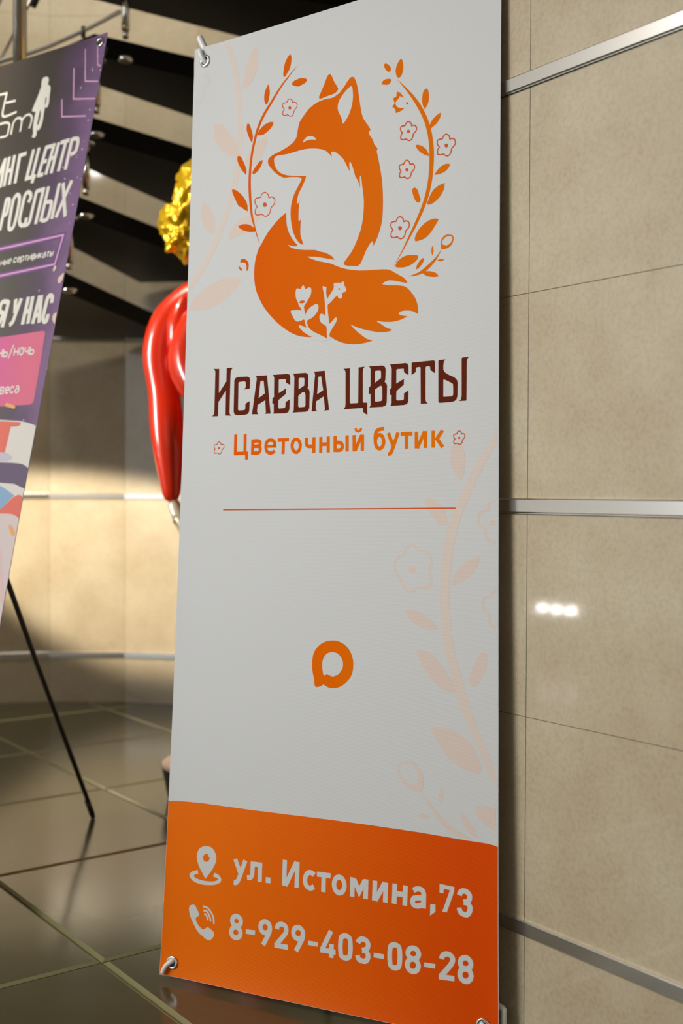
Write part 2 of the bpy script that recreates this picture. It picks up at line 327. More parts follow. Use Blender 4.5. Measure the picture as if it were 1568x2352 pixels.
# ------------------------------------------------------------------ printed sheets
ART = '''0|2|orange|p|1|1|0|3370,14766 3415,14731 3457,14628 3497,14451 3534,14237 3576,14079 3637,13983 3730,13847,1 3702,13821 3705,13774 3761,13689 3787,13638 3799,13599 3856,13527 3846,13479,1 3896,13276 3942,13047 3966,12822 3971,12564 3959,12382 3920,12222 3848,12056 3791,11979,1 3801,12039 3786,12063 3751,12041 3677,11940 3614,11818 3572,11740 3518,11705 3442,11712 3299,11737 3256,11774 3286,11821 3395,11939 3480,12077 3564,12271 3605,12451 3619,12653 3613,12785 3586,12956 3567,13090 3546,13144 3534,13105 3545,12944,1 3520,13023 3486,13094 3452,13146 3417,13255 3382,13346 3348,13402 3333,13388 3334,13326 3346,13243,1 3305,13312 3248,13416 3202,13486 3145,13538 3076,13598 3019,13625 2981,13615 2998,13541,1 2951,13591 2870,13663 2754,13713 2615,13747 2451,13763 2263,13757 2096,13747 1903,13754 1843,13739 1828,13673 1860,13569 1935,13477 2057,13407 2249,13352 2492,13309,1 2481,13269 2419,13153 2351,13048 2320,12946 2324,12883 2345,12884 2372,12934,1 2357,12805 2353,12670 2357,12600 2374,12586 2401,12609,1 2397,12490 2400,12354 2435,12253 2465,12178,1 2406,12203 2323,12287 2249,12433 2204,12614 2193,12771 2208,12905 2257,13043 2336,13167 2402,13272 2392,13297 2344,13317 2178,13346 2035,13362 1912,13432 1813,13517 1725,13621 1701,13685 1721,13741 1805,13785 1950,13819 2093,13862 2211,13918 2280,13993 2302,14096 2319,14171 2345,14244 2414,14318 2507,14406 2622,14470 2738,14504 2853,14513 2990,14509 3081,14538 3148,14577 3237,14666 3314,14750
0|3|white|p|1|1|0|3346,14618 3373,14594 3388,14455 3373,14326 3339,14220 3280,14118 3208,14038,1 3187,14080 3179,14119 3144,14192 3099,14287 3102,14381 3139,14459 3217,14538 3294,14597
0|3|white|p|1|1|0|2406,13874,1 2436,13919 2493,13959 2575,13961 2646,13925 2682,13878,1 2588,13899 2506,13902 2448,13888
0|2|orange|p|1|1|0|2932,14904 2965,14872 3020,14760 3097,14639 3080,14599 3012,14567 2898,14557 2783,14542 2737,14542 2724,14578 2758,14644 2825,14764 2887,14885
0|2|orange|p|1|1|0|2103,12766,1 2108,12668 2118,12569 2154,12447 2228,12321 2349,12179,1 2278,12180 2148,12219,1 2208,12172 2327,12124 2490,12091 2698,12063 2767,12035 2904,11989 3018,11925 3082,11857,1 2996,11877 2860,11913 2700,11952 2539,11974,1 2632,11926 2770,11872 2997,11807 3133,11743 3289,11685 3487,11636 3661,11615 3875,11603 4045,11587 4140,11554 4214,11509 4339,11434 4391,11389 4429,11330,1 4319,11357 4194,11393 4089,11408 4016,11392 3974,11362,1 4090,11337 4278,11309 4392,11275 4486,11189 4569,11072 4610,10951 4615,10828,1 4570,10860 4489,10895 4365,10908 4293,10892 4283,10862 4345,10834 4432,10819,1 4346,10784 4201,10755 4034,10765 3865,10795,1 3950,10745 4056,10674 4171,10627,1 4099,10610 3952,10612 3760,10649 3566,10708 3392,10783,1 3502,10677 3633,10577 3719,10523 3826,10501,1 3699,10469 3484,10463 3265,10499 3110,10565 3031,10613 2967,10590,1 2796,10638 2667,10644,1 2523,10658 2384,10693 2244,10753 2054,10876 1884,11018 1712,11201 1585,11391 1507,11567 1471,11768 1475,11966 1502,12101 1547,12224 1606,12305 1723,12467 1863,12605 1981,12696
0|3|white|p|1|1|0|2667,10644,1 2545,10711 2451,10783 2404,10844 2426,10858 2508,10829 2559,10798,1 2537,10861 2517,10930 2498,10945 2425,10925 2367,10925 2320,10958 2248,11071 2240,11110 2305,11117 2421,11108 2456,11083,1 2443,11128 2395,11191 2378,11241 2339,11312 2328,11400 2343,11466 2389,11466 2436,11452,1 2451,11492 2480,11512 2504,11477 2528,11442,1 2596,11461 2638,11434 2633,11348 2578,11258 2522,11188 2500,11152 2531,11018,1 2570,11087 2649,11146 2739,11175 2781,11146 2776,11067 2698,10980 2619,10939 2574,10924 2568,10887 2595,10814 2681,10738 2795,10680 2908,10623 2967,10584,1 2932,10551 2668,10602
0|4|orange|p|1|1|0|2517,11237 2509,11225 2489,11217 2462,11215 2434,11218 2414,11227 2406,11239 2413,11250 2433,11258 2461,11261 2489,11257 2509,11249
0|3|white|p|1|1|0|2963,10590,1 2952,10691 2945,10786 2905,10818 2825,10882 2807,10969 2833,11005 2879,10995 2911,10965,1 2916,11034 2896,11264 2858,11438 2876,11455 2908,11429 2933,11434 2930,11336 2950,11235,1 2996,11291 3072,11396 3071,11471 3126,11478 3204,11470 3255,11485 3271,11431 3312,11351 3295,11316 3240,11303 3237,11237 3198,11213 3153,11246 3148,11279,1 3097,11243 3021,11175 2970,11143 2964,11086 2980,10953 3003,10828,1 3038,10853 3114,10921 3137,10906 3127,10845 3051,10739 3008,10667 3013,10626 3043,10599,1 2988,10566
0|4|orange|p|1|1|0|3195,11369 3193,11362 3186,11357 3177,11356 3168,11359 3162,11366 3159,11373 3162,11381 3168,11385 3177,11386 3186,11383 3192,11377
0|2|orange|s|0|1|-1|2287,15198,0,0 2131,15078,0,20 1933,14905,0,37 1734,14676,0,48 1585,14498,0,53 1474,14300,0,53 1391,14043,0,50 1342,13779,0,48 1322,13509,0,50 1331,13239,0,53 1376,12882,0,44 1435,12665,0,31 1506,12468,0,18 1575,12303,0,0
0|2|orange|p|1|1|0|2127,15424,1 2150,15342 2128,15203 2067,15113 2013,15063 1986,15100 1996,15212 2024,15309 2073,15381
0|2|orange|p|1|1|0|2156,14912,1 2223,14955 2335,14968 2435,14946 2473,14911 2437,14868 2301,14836,1 2212,14869
0|2|orange|p|1|1|0|1675,15017,1 1704,14902 1700,14798 1669,14700 1639,14671 1598,14736 1592,14842 1623,14940
0|2|orange|p|1|1|0|1260,14426 1301,14375 1344,14262 1365,14184 1355,14091 1323,14108 1267,14213 1226,14327 1234,14410
0|2|orange|p|1|1|0|1795,14346,1 1784,14292 1709,14223 1595,14172 1504,14173 1469,14200 1514,14271 1616,14335 1718,14357
0|2|orange|p|1|1|0|1066,13897 1120,13870 1190,13752 1245,13627 1237,13544,1 1141,13645 1057,13786 1040,13874
0|2|orange|p|1|1|0|1587,13739,1 1572,13665 1510,13582 1433,13532 1381,13537 1392,13591 1468,13673 1531,13724
0|2|orange|p|1|1|0|945,13342,1 1048,13300 1184,13183 1281,13032 1298,12903,1 1218,12947 1164,12993 1097,13028 1013,13168 955,13283
0|2|orange|p|1|1|0|1096,12676,1 1201,12697 1332,12672 1424,12613 1470,12565,1 1461,12535 1336,12548 1231,12582 1151,12625
0|2|orange|p|1|1|0|1166,12041,1 1182,12092 1247,12098 1327,12042 1350,11967 1332,11896 1306,11888 1304,11962 1276,12021 1223,12040
0|2|orange|p|1|1|0|1133,11993,1 1187,11949 1223,11898,1 1175,11908 1142,11960
0|2|terra|s|1|1|1.5|2131,14667 2176,14634 2191,14588,1 2237,14589 2278,14553 2276,14499 2224,14457,1 2206,14394 2152,14370 2086,14410,1 2041,14407 1994,14429 1993,14481 2019,14513,1 1985,14566 1993,14617 2068,14619,1 2089,14657
0|2|terra|p|1|1|0|2164,14508 2160,14496 2149,14488 2134,14487 2118,14494 2107,14506 2102,14521 2107,14533 2117,14541 2132,14542 2148,14535 2159,14522
0|2|terra|s|1|1|1.7|1653,13175 1716,13132 1738,13069,1 1802,13073 1859,13027 1856,12952 1784,12890,1 1759,12801 1683,12764 1592,12815,1 1529,12808 1463,12834 1461,12907 1498,12954,1 1449,13024 1460,13095 1566,13104,1 1595,13157
0|2|terra|p|1|1|0|1699,12957 1694,12939 1679,12927 1658,12925 1637,12934 1621,12950 1615,12970 1620,12987 1635,12999 1656,13001 1677,12993 1693,12976
0|2|terra|s|1|1|2|4421,13841 4463,13809 4478,13762,1 4521,13764 4560,13730 4557,13674 4507,13630,1 4488,13565 4436,13540 4375,13579,1 4331,13575 4287,13595 4286,13649 4312,13682,1 4280,13734 4288,13786 4360,13790,1 4381,13829
0|2|terra|p|1|1|0|4450,13681 4446,13668 4435,13660 4421,13659 4407,13665 4396,13677 4392,13691 4396,13704 4407,13712 4421,13713 4435,13707 4446,13695
0|2|terra|s|1|1|2|5085,13520 5131,13485 5146,13433,1 5193,13436 5235,13398 5232,13337 5177,13287,1 5157,13215 5100,13186 5033,13228,1 4986,13223 4938,13245 4937,13305 4966,13342,1 4931,13399 4940,13457 5018,13463,1 5041,13507
0|2|terra|p|1|1|0|5115,13342 5111,13328 5100,13319 5084,13318 5069,13324 5057,13338 5053,13354 5057,13368 5068,13377 5084,13379 5100,13372 5111,13358
0|2|terra|s|1|1|2|4399,13241 4439,13211 4453,13167,1 4494,13170 4531,13138 4528,13084 4481,13042,1 4463,12979 4414,12954 4355,12990,1 4313,12985 4271,13004 4271,13055 4295,13087,1 4265,13136 4273,13186 4341,13192,1 4361,13229
0|2|terra|p|1|1|0|4426,13089 4423,13076 4413,13068 4399,13067 4385,13073 4375,13084 4372,13098 4375,13110 4385,13118 4399,13120 4413,13113 4423,13102
0|2|terra|s|1|1|2|4285,12382 4334,12346 4351,12293,1 4401,12298 4446,12260 4443,12195 4385,12142,1 4364,12065 4303,12033 4232,12074,1 4181,12067 4130,12088 4129,12150 4159,12190,1 4122,12249 4131,12310 4215,12319,1 4239,12365
0|2|terra|p|1|1|0|4319,12197 4314,12182 4302,12171 4286,12169 4269,12176 4257,12190 4252,12206 4256,12221 4269,12232 4285,12233 4301,12227 4314,12213
0|2|terra|s|1|1|1.4|828,9003 860,8985 871,8954,1 903,8961 932,8941 931,8902 895,8867,1 882,8821 844,8798 798,8818,1 766,8811 733,8820 732,8857 750,8882,1 726,8914 731,8951 784,8962,1 798,8990
0|2|terra|p|1|1|0|852,8896 849,8886 842,8880 831,8878 820,8880 812,8887 809,8897 812,8907 819,8913 830,8915 841,8912 849,8905
0|2|terra|s|1|1|1.7|5329,9009 5356,8992 5365,8961,1 5394,8967 5419,8948 5417,8910 5384,8875,1 5372,8829 5338,8806 5298,8826,1 5269,8819 5240,8828 5240,8865 5257,8890,1 5237,8922 5242,8958 5289,8968,1 5302,8997
0|2|terra|p|1|1|0|5347,8903 5345,8894 5337,8887 5328,8885 5319,8888 5311,8895 5309,8905 5311,8914 5319,8921 5328,8923 5337,8920 5344,8912
0|2|orange|p|1|1|0|4210,14352,1 4271,14318 4338,14229,1 4291,14253 4257,14269 4241,14237 4201,14210 4182,14171 4202,14123 4243,14092 4287,14074 4337,14073,1 4324,14051 4264,14029 4189,14017,1 4183,14066 4158,14102 4119,14136,1 4157,14162 4161,14192 4144,14248 4154,14269 4195,14276 4200,14315
0|2|terra|p|1|1|0|4415,14125 4412,14116 4405,14111 4395,14110 4385,14115 4377,14123 4375,14133 4377,14142 4385,14148 4394,14148 4404,14144 4412,14135
0|2|orange|s|0|1|-1|4197,14555,0,0 4320,14421,0,20 4461,14252,0,44 4601,14051,0,64 4721,13821,0,68 4791,13603,0,72 4827,13374,0,76 4833,13151,0,76 4819,12949,0,72 4788,12766,0,68 4731,12570,0,64 4645,12378,0,56 4540,12187,0,48 4424,11996,0,32 4308,11804,0,16 4167,11610,0,0
0|2|orange|p|1|1|0|3980,14842 4032,14821 4087,14760 4088,14707 4054,14697 4012,14727 3970,14794
0|2|orange|p|1|1|0|4281,14852 4316,14770 4317,14682 4288,14593 4244,14563 4201,14595 4180,14687 4205,14777 4245,14829
0|2|orange|p|1|1|0|3918,14527,1 3953,14578 4014,14591 4086,14576 4100,14546 4076,14511 4025,14496 3964,14514
0|2|orange|p|1|1|0|4736,14289 4766,14249 4779,14135 4758,14045 4704,13975,1 4670,14054 4659,14142 4682,14258
0|2|orange|p|1|1|0|4985,13862 4972,13789 4915,13715 4848,13677 4810,13654 4792,13679 4818,13760 4895,13830 4953,13858
0|2|orange|p|1|1|0|4548,13457,1 4626,13436 4715,13377 4764,13308 4794,13235,1 4716,13269 4627,13333 4568,13403
0|2|orange|p|1|1|0|5149,13058,1 5130,13007 5055,12952 4959,12931 4879,12934,1 4921,12983 4987,13040 5073,13068
0|2|orange|p|1|1|0|4544,12793 4593,12746 4623,12655 4646,12583 4605,12550 4556,12588 4516,12672 4495,12761 4515,12789
0|2|orange|p|1|1|0|5061,12784,1 5047,12691 4990,12599 4895,12520 4799,12492 4761,12515 4798,12603 4856,12696 4951,12757
0|2|orange|p|1|1|0|4951,12249 4945,12216 4888,12139 4812,12047 4717,11983 4600,11959 4552,11971 4561,12047 4638,12156 4753,12234 4868,12264
0|2|orange|p|1|1|0|4608,11723 4593,11674 4506,11616 4389,11583 4250,11593 4210,11620 4249,11690 4348,11747 4466,11762 4583,11744
0|2|orange|p|1|1|0|5199,11970,1 5218,11917 5194,11844 5138,11793 5062,11774 5011,11787 5005,11903 5033,11958 5089,11989 5146,11985
0|2|orange|p|1|1|0|4715,11676 4700,11627 4643,11557 4579,11521,1 4588,11580 4632,11643 4690,11683
0|2|orange|p|1|1|0|4682,11461,1 4759,11475 4855,11458 4932,11421 4966,11374,1 4894,11371 4779,11396 4711,11433
0|2|orange|p|1|1|0|4858,11850 4876,11801 4874,11750 4857,11701,1 4840,11754 4843,11813
0|2|orange|p|1|1|0|4940,11618,1 4997,11636 5067,11616,1 5016,11597 4969,11603
0|3|white|p|1|1|0|5146,11960 5189,11942 5193,11903 5165,11856 5128,11833 5090,11829 5030,11849,1 5024,11883 5039,11918 5080,11952
0|2|orange|s|0|1|-1|5015,11786,0,0 4940,11674,0,28 4835,11576,0,52 4721,11496,0,56 4605,11450,0,36 4430,11431,0,0
0|1|peach|s|0|1|-1|691,15955,0,57 836,15743,0,83 945,15396,0,92 1028,14950,0,101 1079,14514,0,105 1094,14086,0,105 1046,13713,0,110 968,13302,0,105 823,12900,0,110 599,12420,0,114 370,12064,0,114 57,11691,0,96
0|1|peach2|p|1|1|0|1389,15729 1446,15600 1428,15329 1303,15125 1119,15054 1140,15203 1235,15543
0|1|peach2|p|1|1|0|484,14566,1 679,14507 905,14270 1048,14031 1107,13872,1 919,13916 697,14052 538,14275
0|1|peach2|p|1|1|0|1649,14109 1641,13944 1530,13755 1351,13682 1230,13745 1291,13902 1494,14075
0|1|peach2|p|1|1|0|307,13213 463,13103 586,12892 587,12592,1 398,12704 293,12891 272,13067
0|1|peach2|p|1|1|0|906,12464,1 939,12629 1145,12789 1558,12875,1 1587,12767 1412,12605 1103,12501
0|1|peach2|p|1|1|0|74,11322,1 175,11527 466,11710 811,11810 1180,11771 1082,11600 773,11401 456,11306
0|1|peach2|s|0|1|2|39,15001 185,15030 251,15136 219,15231 342,15314 323,15427 235,15490
0|1|peach|s|0|1|-1|5935,9013,0,25 5871,8809,0,90 5679,8505,0,118 5469,8122,0,143 5291,7735,0,152 5177,7329,0,158 5114,6878,0,158 5100,6426,0,158 5144,6001,0,154 5187,5704,0,158 5303,5337,0,158 5419,4973,0,152 5565,4614,0,143 5742,4261,0,126 5885,3908,0,90 5944,3783,0,43
0|1|peach2|p|1|1|0|5252,8816 5384,8766 5426,8571 5403,8362 5362,8266,1 5237,8396 5187,8532 5202,8757
0|1|peach2|p|1|1|0|4753,8018,1 4922,7978 5074,7841 5167,7585,1 5009,7600 4874,7736 4779,7903
0|1|peach2|p|1|1|0|5676,7142,1 5636,6993 5491,6827 5214,6670,1 5262,6866 5425,7034
0|1|peach2|p|1|1|0|4443,6296,1 4648,6296 4851,6175 5003,6023,1 4802,6022 4599,6089 4478,6190
0|1|peach2|p|1|1|0|4628,5688,1 4838,5669 5023,5529 5156,5357 5353,5087,1 5141,5102 4925,5237 4722,5481
0|1|peach2|p|1|1|0|5721,5718 5801,5664 5777,5486 5659,5257 5579,5199 5506,5246 5546,5427 5625,5624
0|1|peach2|p|1|1|0|4863,4546,1 5111,4560 5405,4451 5615,4249 5711,3993 5664,3921 5423,3963 5180,4103 4981,4338
0|1|peach2|p|1|1|0|5059,3679,1 5101,3571 5073,3373,1 5028,3518
0|1|peach2|p|1|1|0|4674,3206,1 4774,3233 4898,3185,1 4774,3150
0|1|peach2|p|1|1|0|5378,3305,1 5475,3257 5587,3123 5667,2986,1 5540,3014 5427,3163
0|1|peach2|p|1|1|0|5602,3420,1 5728,3465 5941,3445,1 5937,3108,1 5792,3178 5650,3293
0|1|peach2|p|1|1|0|4431,3979 4617,3987 4752,3834 4762,3654 4738,3546,1 4621,3548 4451,3636 4339,3776 4346,3929
0|1.5|white|p|1|1|0|4448,3947 4584,3938 4669,3841 4686,3737 4653,3673 4553,3647 4433,3725 4373,3841 4389,3918
0|1|peach2|s|0|1|-1|4754,3548,0,0 4889,3367,0,45 5054,3177,0,81 5251,3037,0,90 5444,2972,0,54 5572,2952,0,0
0|1|peach2|s|1|1|3.6|4554,7296 4657,7218,1 4810,7174 4879,7054 4837,6917,1 4881,6736 4831,6644 4662,6654,1 4543,6575 4405,6647 4334,6799,1 4246,6935 4297,7090 4417,7138,1 4451,7246
0|1|peach2|p|1|1|0|4619,6920 4610,6891 4587,6869 4554,6860 4522,6867 4497,6888 4488,6917 4497,6946 4521,6968 4553,6976 4586,6969 4610,6949
0|1|peach2|s|0|1|3.6|5924,7969 5826,7925 5794,7822,1 5666,7764 5658,7616 5763,7542,1 5779,7409 5875,7343 5926,7348
0|1|peach2|p|1|1|0|5919,7631 5913,7606 5897,7587 5875,7580 5852,7587 5836,7605 5830,7630 5836,7656 5852,7674 5874,7681 5897,7674 5913,7656
0|1|peach2|s|0|1|3.6|5928,6676 5862,6556,1 5750,6523 5727,6374 5815,6304,1 5847,6143 5926,6088
0|2|brown|p|1|0|0|656,10265 782,10256 791,9838 944,10029 943,10248 957,10258 1070,10256 1033,10210 1027,10126 1029,9494 1042,9458 1071,9438 948,9446 941,9875 788,9687 786,9445 660,9445 698,9475 707,9517 702,10205 689,10241
0|2|brown|p|1|0|0|1309,9870 1425,9872 1439,9885 1441,10021 1428,10064 1384,10085 1183,10090 1136,10076 1112,10035 1116,9504 1135,9461 1179,9440 1344,9439 1413,9454 1441,9495 1444,9666 1378,9638 1357,9618 1358,9541 1342,9521 1229,9520 1206,9535 1199,9987 1216,10004 1326,10007 1352,9991 1355,9914 1342,9886
0|2|brown|p|1|0|0|1556,10083 1787,10078 1876,9436 1760,9436 1783,9457 1763,9666 1609,9594 1600,9487 1620,9437 1499,9442 1579,10026 1574,10061
0|3|white|p|1|0|0|1658,9989 1721,9993 1753,9778 1628,9709
0|2|brown|p|1|0|0|1905,10077 2198,10075 2239,10061 2255,10023 2259,9886 2171,9932 2167,9992 2042,9996 2027,9983 2031,9766 2172,9835 2173,9744 2029,9652 2029,9521 2049,9511 2154,9514 2170,9530 2173,9607 2254,9653 2253,9496 2230,9442 2173,9426 1923,9432 1941,9456 1937,9595 1906,9607 1911,9700 1939,9705 1935,10024 1924,10052
0|2|brown|p|1|0|0|2303,10071 2559,10068 2600,10045 2612,9993 2609,9837 2597,9815 2630,9788 2642,9747 2641,9489 2621,9447 2573,9431 2312,9431 2338,9464 2338,9997 2327,10046
0|3|white|p|1|0|0|2424,9985 2443,9992 2525,9988 2537,9973 2536,9862 2426,9804
0|3|white|p|1|0|0|2422,9698 2509,9757 2542,9753 2562,9718 2566,9534 2547,9512 2441,9511 2425,9528
0|2|brown|p|1|0|0|2717,10074 2924,10077 3020,9437 2922,9432 2944,9447 2914,9664 2782,9597 2766,9578 2765,9456 2795,9428 2686,9430 2741,10018 2734,10050
0|3|white|p|1|0|0|2806,9987 2858,9990 2903,9765 2788,9703
0|2|brown|p|1|0|0|3277,10083 3397,10083 3405,9536 3421,9523 3552,9521 3562,9534 3560,10085 3673,10090 3643,10056 3638,9997 3645,9539 3660,9522 3727,9519 3731,9322 3658,9372 3652,9433 3634,9439 3289,9436 3320,9467 3328,9513 3320,10019 3307,10060
0|2|brown|p|1|0|0|3743,10089 3998,10086 4039,10061 4053,10021 4048,9859 4034,9831 4069,9797 4080,9760 4077,9500 4058,9455 4006,9439 3769,9440 3788,9476 3786,9657 3753,9648 3757,9760 3783,9778 3781,10040 3768,10070
0|3|white|p|1|0|0|3863,9998 3875,10009 3954,10010 3971,9994 3972,9890 3864,9823
0|3|white|p|1|0|0|3863,9714 3957,9770 3980,9766 3997,9732 4000,9563 3983,9531 3893,9523 3869,9531
0|2|brown|p|1|0|0|4127,10090 4405,10094 4442,10078 4457,10038 4458,9903 4380,9952 4374,10010 4259,10011 4243,10002 4244,9786 4379,9853 4377,9761 4248,9669 4245,9543 4265,9523 4360,9523 4380,9535 4382,9625 4461,9672 4459,9499 4438,9461 4390,9447 4145,9444 4165,9482 4165,9612 4135,9616 4134,9708 4162,9722 4162,10020 4152,10060
0|2|brown|p|1|0|0|4519,10094 4896,10099 4913,10079 4914,9901 4837,9955 4832,10003 4818,10017 4768,10017 4754,10001 4756,9514 4766,9476 4795,9449 4675,9450 4667,10007 4653,10016 4592,10012 4585,9997 4584,9944 4512,9900 4511,10080
0|2|brown|p|1|0|0|4971,10085 4988,10096 5091,10099 5065,10071 5056,10015 5056,9946 5081,9906 5137,9869 5242,9820 5284,9780 5298,9735 5295,9535 5276,9480 5237,9457 5181,9447 4992,9447 4975,9465
0|3|white|p|1|0|0|5059,9794 5074,9797 5208,9731 5222,9708 5225,9564 5211,9536 5069,9535 5059,9548
0|2|brown|p|1|0|0|5362,10100 5379,10109 5482,10110 5455,10080 5447,10037 5444,9464 5430,9456 5323,9458 5354,9482 5365,9531
0|2|orange2|s|0|0|6.0|1173,9118 1174,8796 1442,8792
0|2|orange2|s|0|0|6.0|1370,9116 1374,8793
0|2|orange2|s|0|0|6.0|1409,8808 1412,8685
0|2|orange2|s|0|0|6.0|1529,9019 1529,8766
0|2|orange2|s|0|1|6.0|1525,8991 1624,8993 1668,8979 1682,8952 1672,8922 1635,8904 1528,8905
0|2|orange2|s|0|1|6.0|1528,8902 1638,8903 1674,8883 1686,8848 1671,8811 1638,8791 1531,8792
0|2|orange2|s|0|1|6.0|1973,8880 1973,8942 1944,8982 1888,8995 1832,8982 1803,8934 1801,8865 1825,8809 1882,8784 1941,8792 1978,8815
0|2|orange2|s|0|0|6.0|2033,8991 2254,8988
0|2|orange2|s|0|0|6.0|2146,8984 2144,8757
0|2|orange2|s|0|1|6.0|2597,9011 2597,8920 2611,8882 2650,8867 2739,8867
0|2|orange2|s|0|0|6.0|2740,9013 2742,8756
0|2|orange2|s|0|0|6.0|2872,9012 2874,8755
0|2|orange2|s|0|0|6.0|3012,9013 3016,8757
0|2|orange2|s|0|0|6.0|2874,8892 3015,8890
0|2|orange2|s|0|0|6.0|3141,9015 3145,8760
0|2|orange2|s|0|0|4.6|1812,8894 2004,8890
0|2|orange2|s|1|1|6.0|2479,8883 2469,8830 2441,8792 2402,8779 2361,8795 2331,8834 2319,8888 2329,8941 2357,8979 2397,8991 2437,8976 2467,8936
0|2|orange2|s|0|1|6.0|3143,8911 3222,8908 3265,8887 3278,8844 3266,8804 3224,8787 3145,8787
0|2|orange2|s|0|0|6.0|3364,9018 3369,8761
0|2|orange2|s|0|0|6.0|3495,9018 3499,8761
0|2|orange2|s|0|0|6.0|3646,9019 3648,8764
0|2|orange2|s|0|0|6.0|3513,8766 3634,9013
0|2|orange2|s|0|1|6.0|3882,8889 3879,8987 3899,9058 3951,9088 4036,9095
0|2|orange2|s|0|0|6.0|4112,9026 4202,8819
0|2|orange2|s|0|1|6.0|4285,9027,1 4199,8800 4167,8730 4144,8703 4112,8698
0|2|orange2|s|0|0|6.0|4329,9003 4535,9000
0|2|orange2|s|0|0|6.0|4431,8998 4433,8768
0|2|orange2|s|0|0|6.0|4604,9027 4606,8770
0|2|orange2|s|0|0|6.0|4760,9029 4761,8771
0|2|orange2|s|0|0|6.0|4619,8772 4746,9024
0|2|orange2|s|0|0|6.0|4891,9030 4893,8772
0|2|orange2|s|0|0|6.0|5050,9029 4956,8906 5053,8774
0|2|orange2|s|0|1|4.2|3520,9123 3528,9096 3548,9080 3569,9075 3597,9082 3613,9098 3619,9121
0|2|orange2|s|1|1|6.0|4031,8894 4022,8841 3995,8803 3958,8790 3920,8805 3892,8845 3882,8899 3891,8952 3918,8990 3955,9003 3993,8987 4020,8947
0|2|terra|s|0|0|2.1|956,7848 5274,7850
0|2|orange2|p|1|1|0|3152,5762 3247,5757 3343,5725 3429,5663 3490,5577 3526,5483 3533,5387 3520,5283 3471,5184 3396,5105 3303,5043 3191,5011 3096,5014 3035,5039 2997,5058,1 2948,5029 2879,5007 2843,5018 2830,5059 2822,5133 2795,5237 2782,5334 2786,5447 2811,5547 2866,5632 2944,5700 3048,5746
0|3|white|p|1|1|0|3156,5576 3225,5568 3294,5525 3338,5465 3350,5398 3341,5331 3299,5269 3248,5225 3175,5198 3119,5204 3058,5228,1 3036,5215 3015,5197 2997,5209 2980,5271 2970,5346 2975,5428 3001,5490 3052,5545 3104,5568
0|1|band|p|1|0|0|35,2888,1 128,2898,1 291,2908,1 685,2921,1 1572,2920,1 2422,2930,1 3174,2940,1 3884,2943,1 4714,2936,1 5510,2914,1 5813,2912,1 5922,2900,1 5965,2884,1
0|3|lettering|s|0|0|8.0|1395,2089 1495,1882
0|3|lettering|s|0|1|8.0|1594,2091,1 1488,1813 1454,1740 1420,1709 1377,1707
0|3|lettering|s|0|0|8.0|1876,2083 1877,1787
0|3|lettering|s|0|0|8.0|1700,2053 1919,2058
0|3|lettering|s|0|1|8.0|1737,2081,1 1733,1921 1722,1863 1694,1830 1633,1819
0|3|lettering|s|0|0|8.0|2343,2202 2337,1791
0|3|lettering|s|0|0|8.0|2578,2201 2569,1790
0|3|lettering|s|0|0|8.0|2362,1797 2560,2197
0|3|lettering|s|0|1|8.0|2888,2036 2848,2062 2796,2064 2748,2027 2723,1954 2731,1883 2765,1835 2827,1822 2887,1854
0|3|lettering|s|0|0|8.0|2936,2059 3184,2065
0|3|lettering|s|0|0|8.0|3059,2060 3057,1793
0|3|lettering|p|1|0|0|1991,1880 2082,1882 2083,1790 1990,1786
0|3|lettering|s|1|1|8.0|3431,1951 3419,1889 3387,1842 3341,1823 3295,1836 3260,1879 3247,1940 3258,2002 3291,2049 3337,2068 3383,2054 3417,2011
0|3|lettering|s|0|0|8.0|3573,2097 3569,1797
0|3|lettering|s|0|0|8.0|3810,2101 3804,1797
0|3|lettering|s|0|0|8.0|3598,2076 3691,1890 3788,2078
0|3|lettering|s|0|0|8.0|3963,2101 3954,1795
0|3|lettering|s|0|0|8.0|4149,2100 4142,1795
0|3|lettering|s|0|0|8.0|3973,1802 4131,2092
0|3|lettering|s|0|0|8.0|4301,2104 4293,1798
0|3|lettering|s|0|0|8.0|4480,2101 4471,1795
0|3|lettering|s|0|0|8.0|4297,1956 4478,1959
0|3|lettering|s|0|1|8.0|4611,2046 4658,2072 4717,2082 4766,2062 4783,2011 4781,1801,1
0|3|lettering|s|0|1|8.0|4782,1957 4689,1946 4626,1930 4602,1884 4616,1835 4668,1821 4727,1835 4782,1873
0|3|lettering|s|0|1|8.0|5365,2087 5380,2129 5426,2159 5485,2154 5527,2115 5527,2056 5497,2014 5434,1993
0|3|lettering|s|0|1|8.0|5434,1993 5497,1986 5536,1939 5529,1869 5488,1819 5427,1818 5379,1847 5362,1903
0|3|lettering|s|0|1|8.0|3686,1105 3704,1146 3755,1176 3817,1167 3857,1128 3856,1069 3826,1027 3757,1005
0|3|lettering|s|0|1|8.0|3757,1005 3826,999 3861,954 3858,895 3821,849 3752,843 3701,863 3678,919
0|3|lettering|s|0|1|8.0|5084,1091 5095,1139 5145,1177 5210,1177 5256,1138 5256,1085 5225,1023 5073,835
0|3|lettering|s|0|0|8.0|5041,826 5290,836
0|3|lettering|p|1|0|0|4892,1885 4976,1887 4977,1778 4889,1707
0|3|lettering|p|1|0|0|5044,2209 5284,2198 5283,2132 5163,1799 5088,1800 5212,2138 5111,2143 5107,2076 5042,2076
0|3|lettering|p|1|0|0|1638,990 1818,999 1815,923 1637,918
0|3|lettering|p|1|0|0|2801,996 2978,1001 2977,929 2799,930
0|3|lettering|p|1|0|0|3959,1002 4134,1003 4132,932 3957,929
0|3|lettering|p|1|0|0|4805,998 4984,1002 4980,931 4803,929
0|3|lettering|s|1|1|8.0|1539,1097 1529,1058 1499,1029 1457,1017 1415,1025 1383,1052 1371,1089 1381,1128 1411,1157 1453,1170 1495,1161 1526,1135
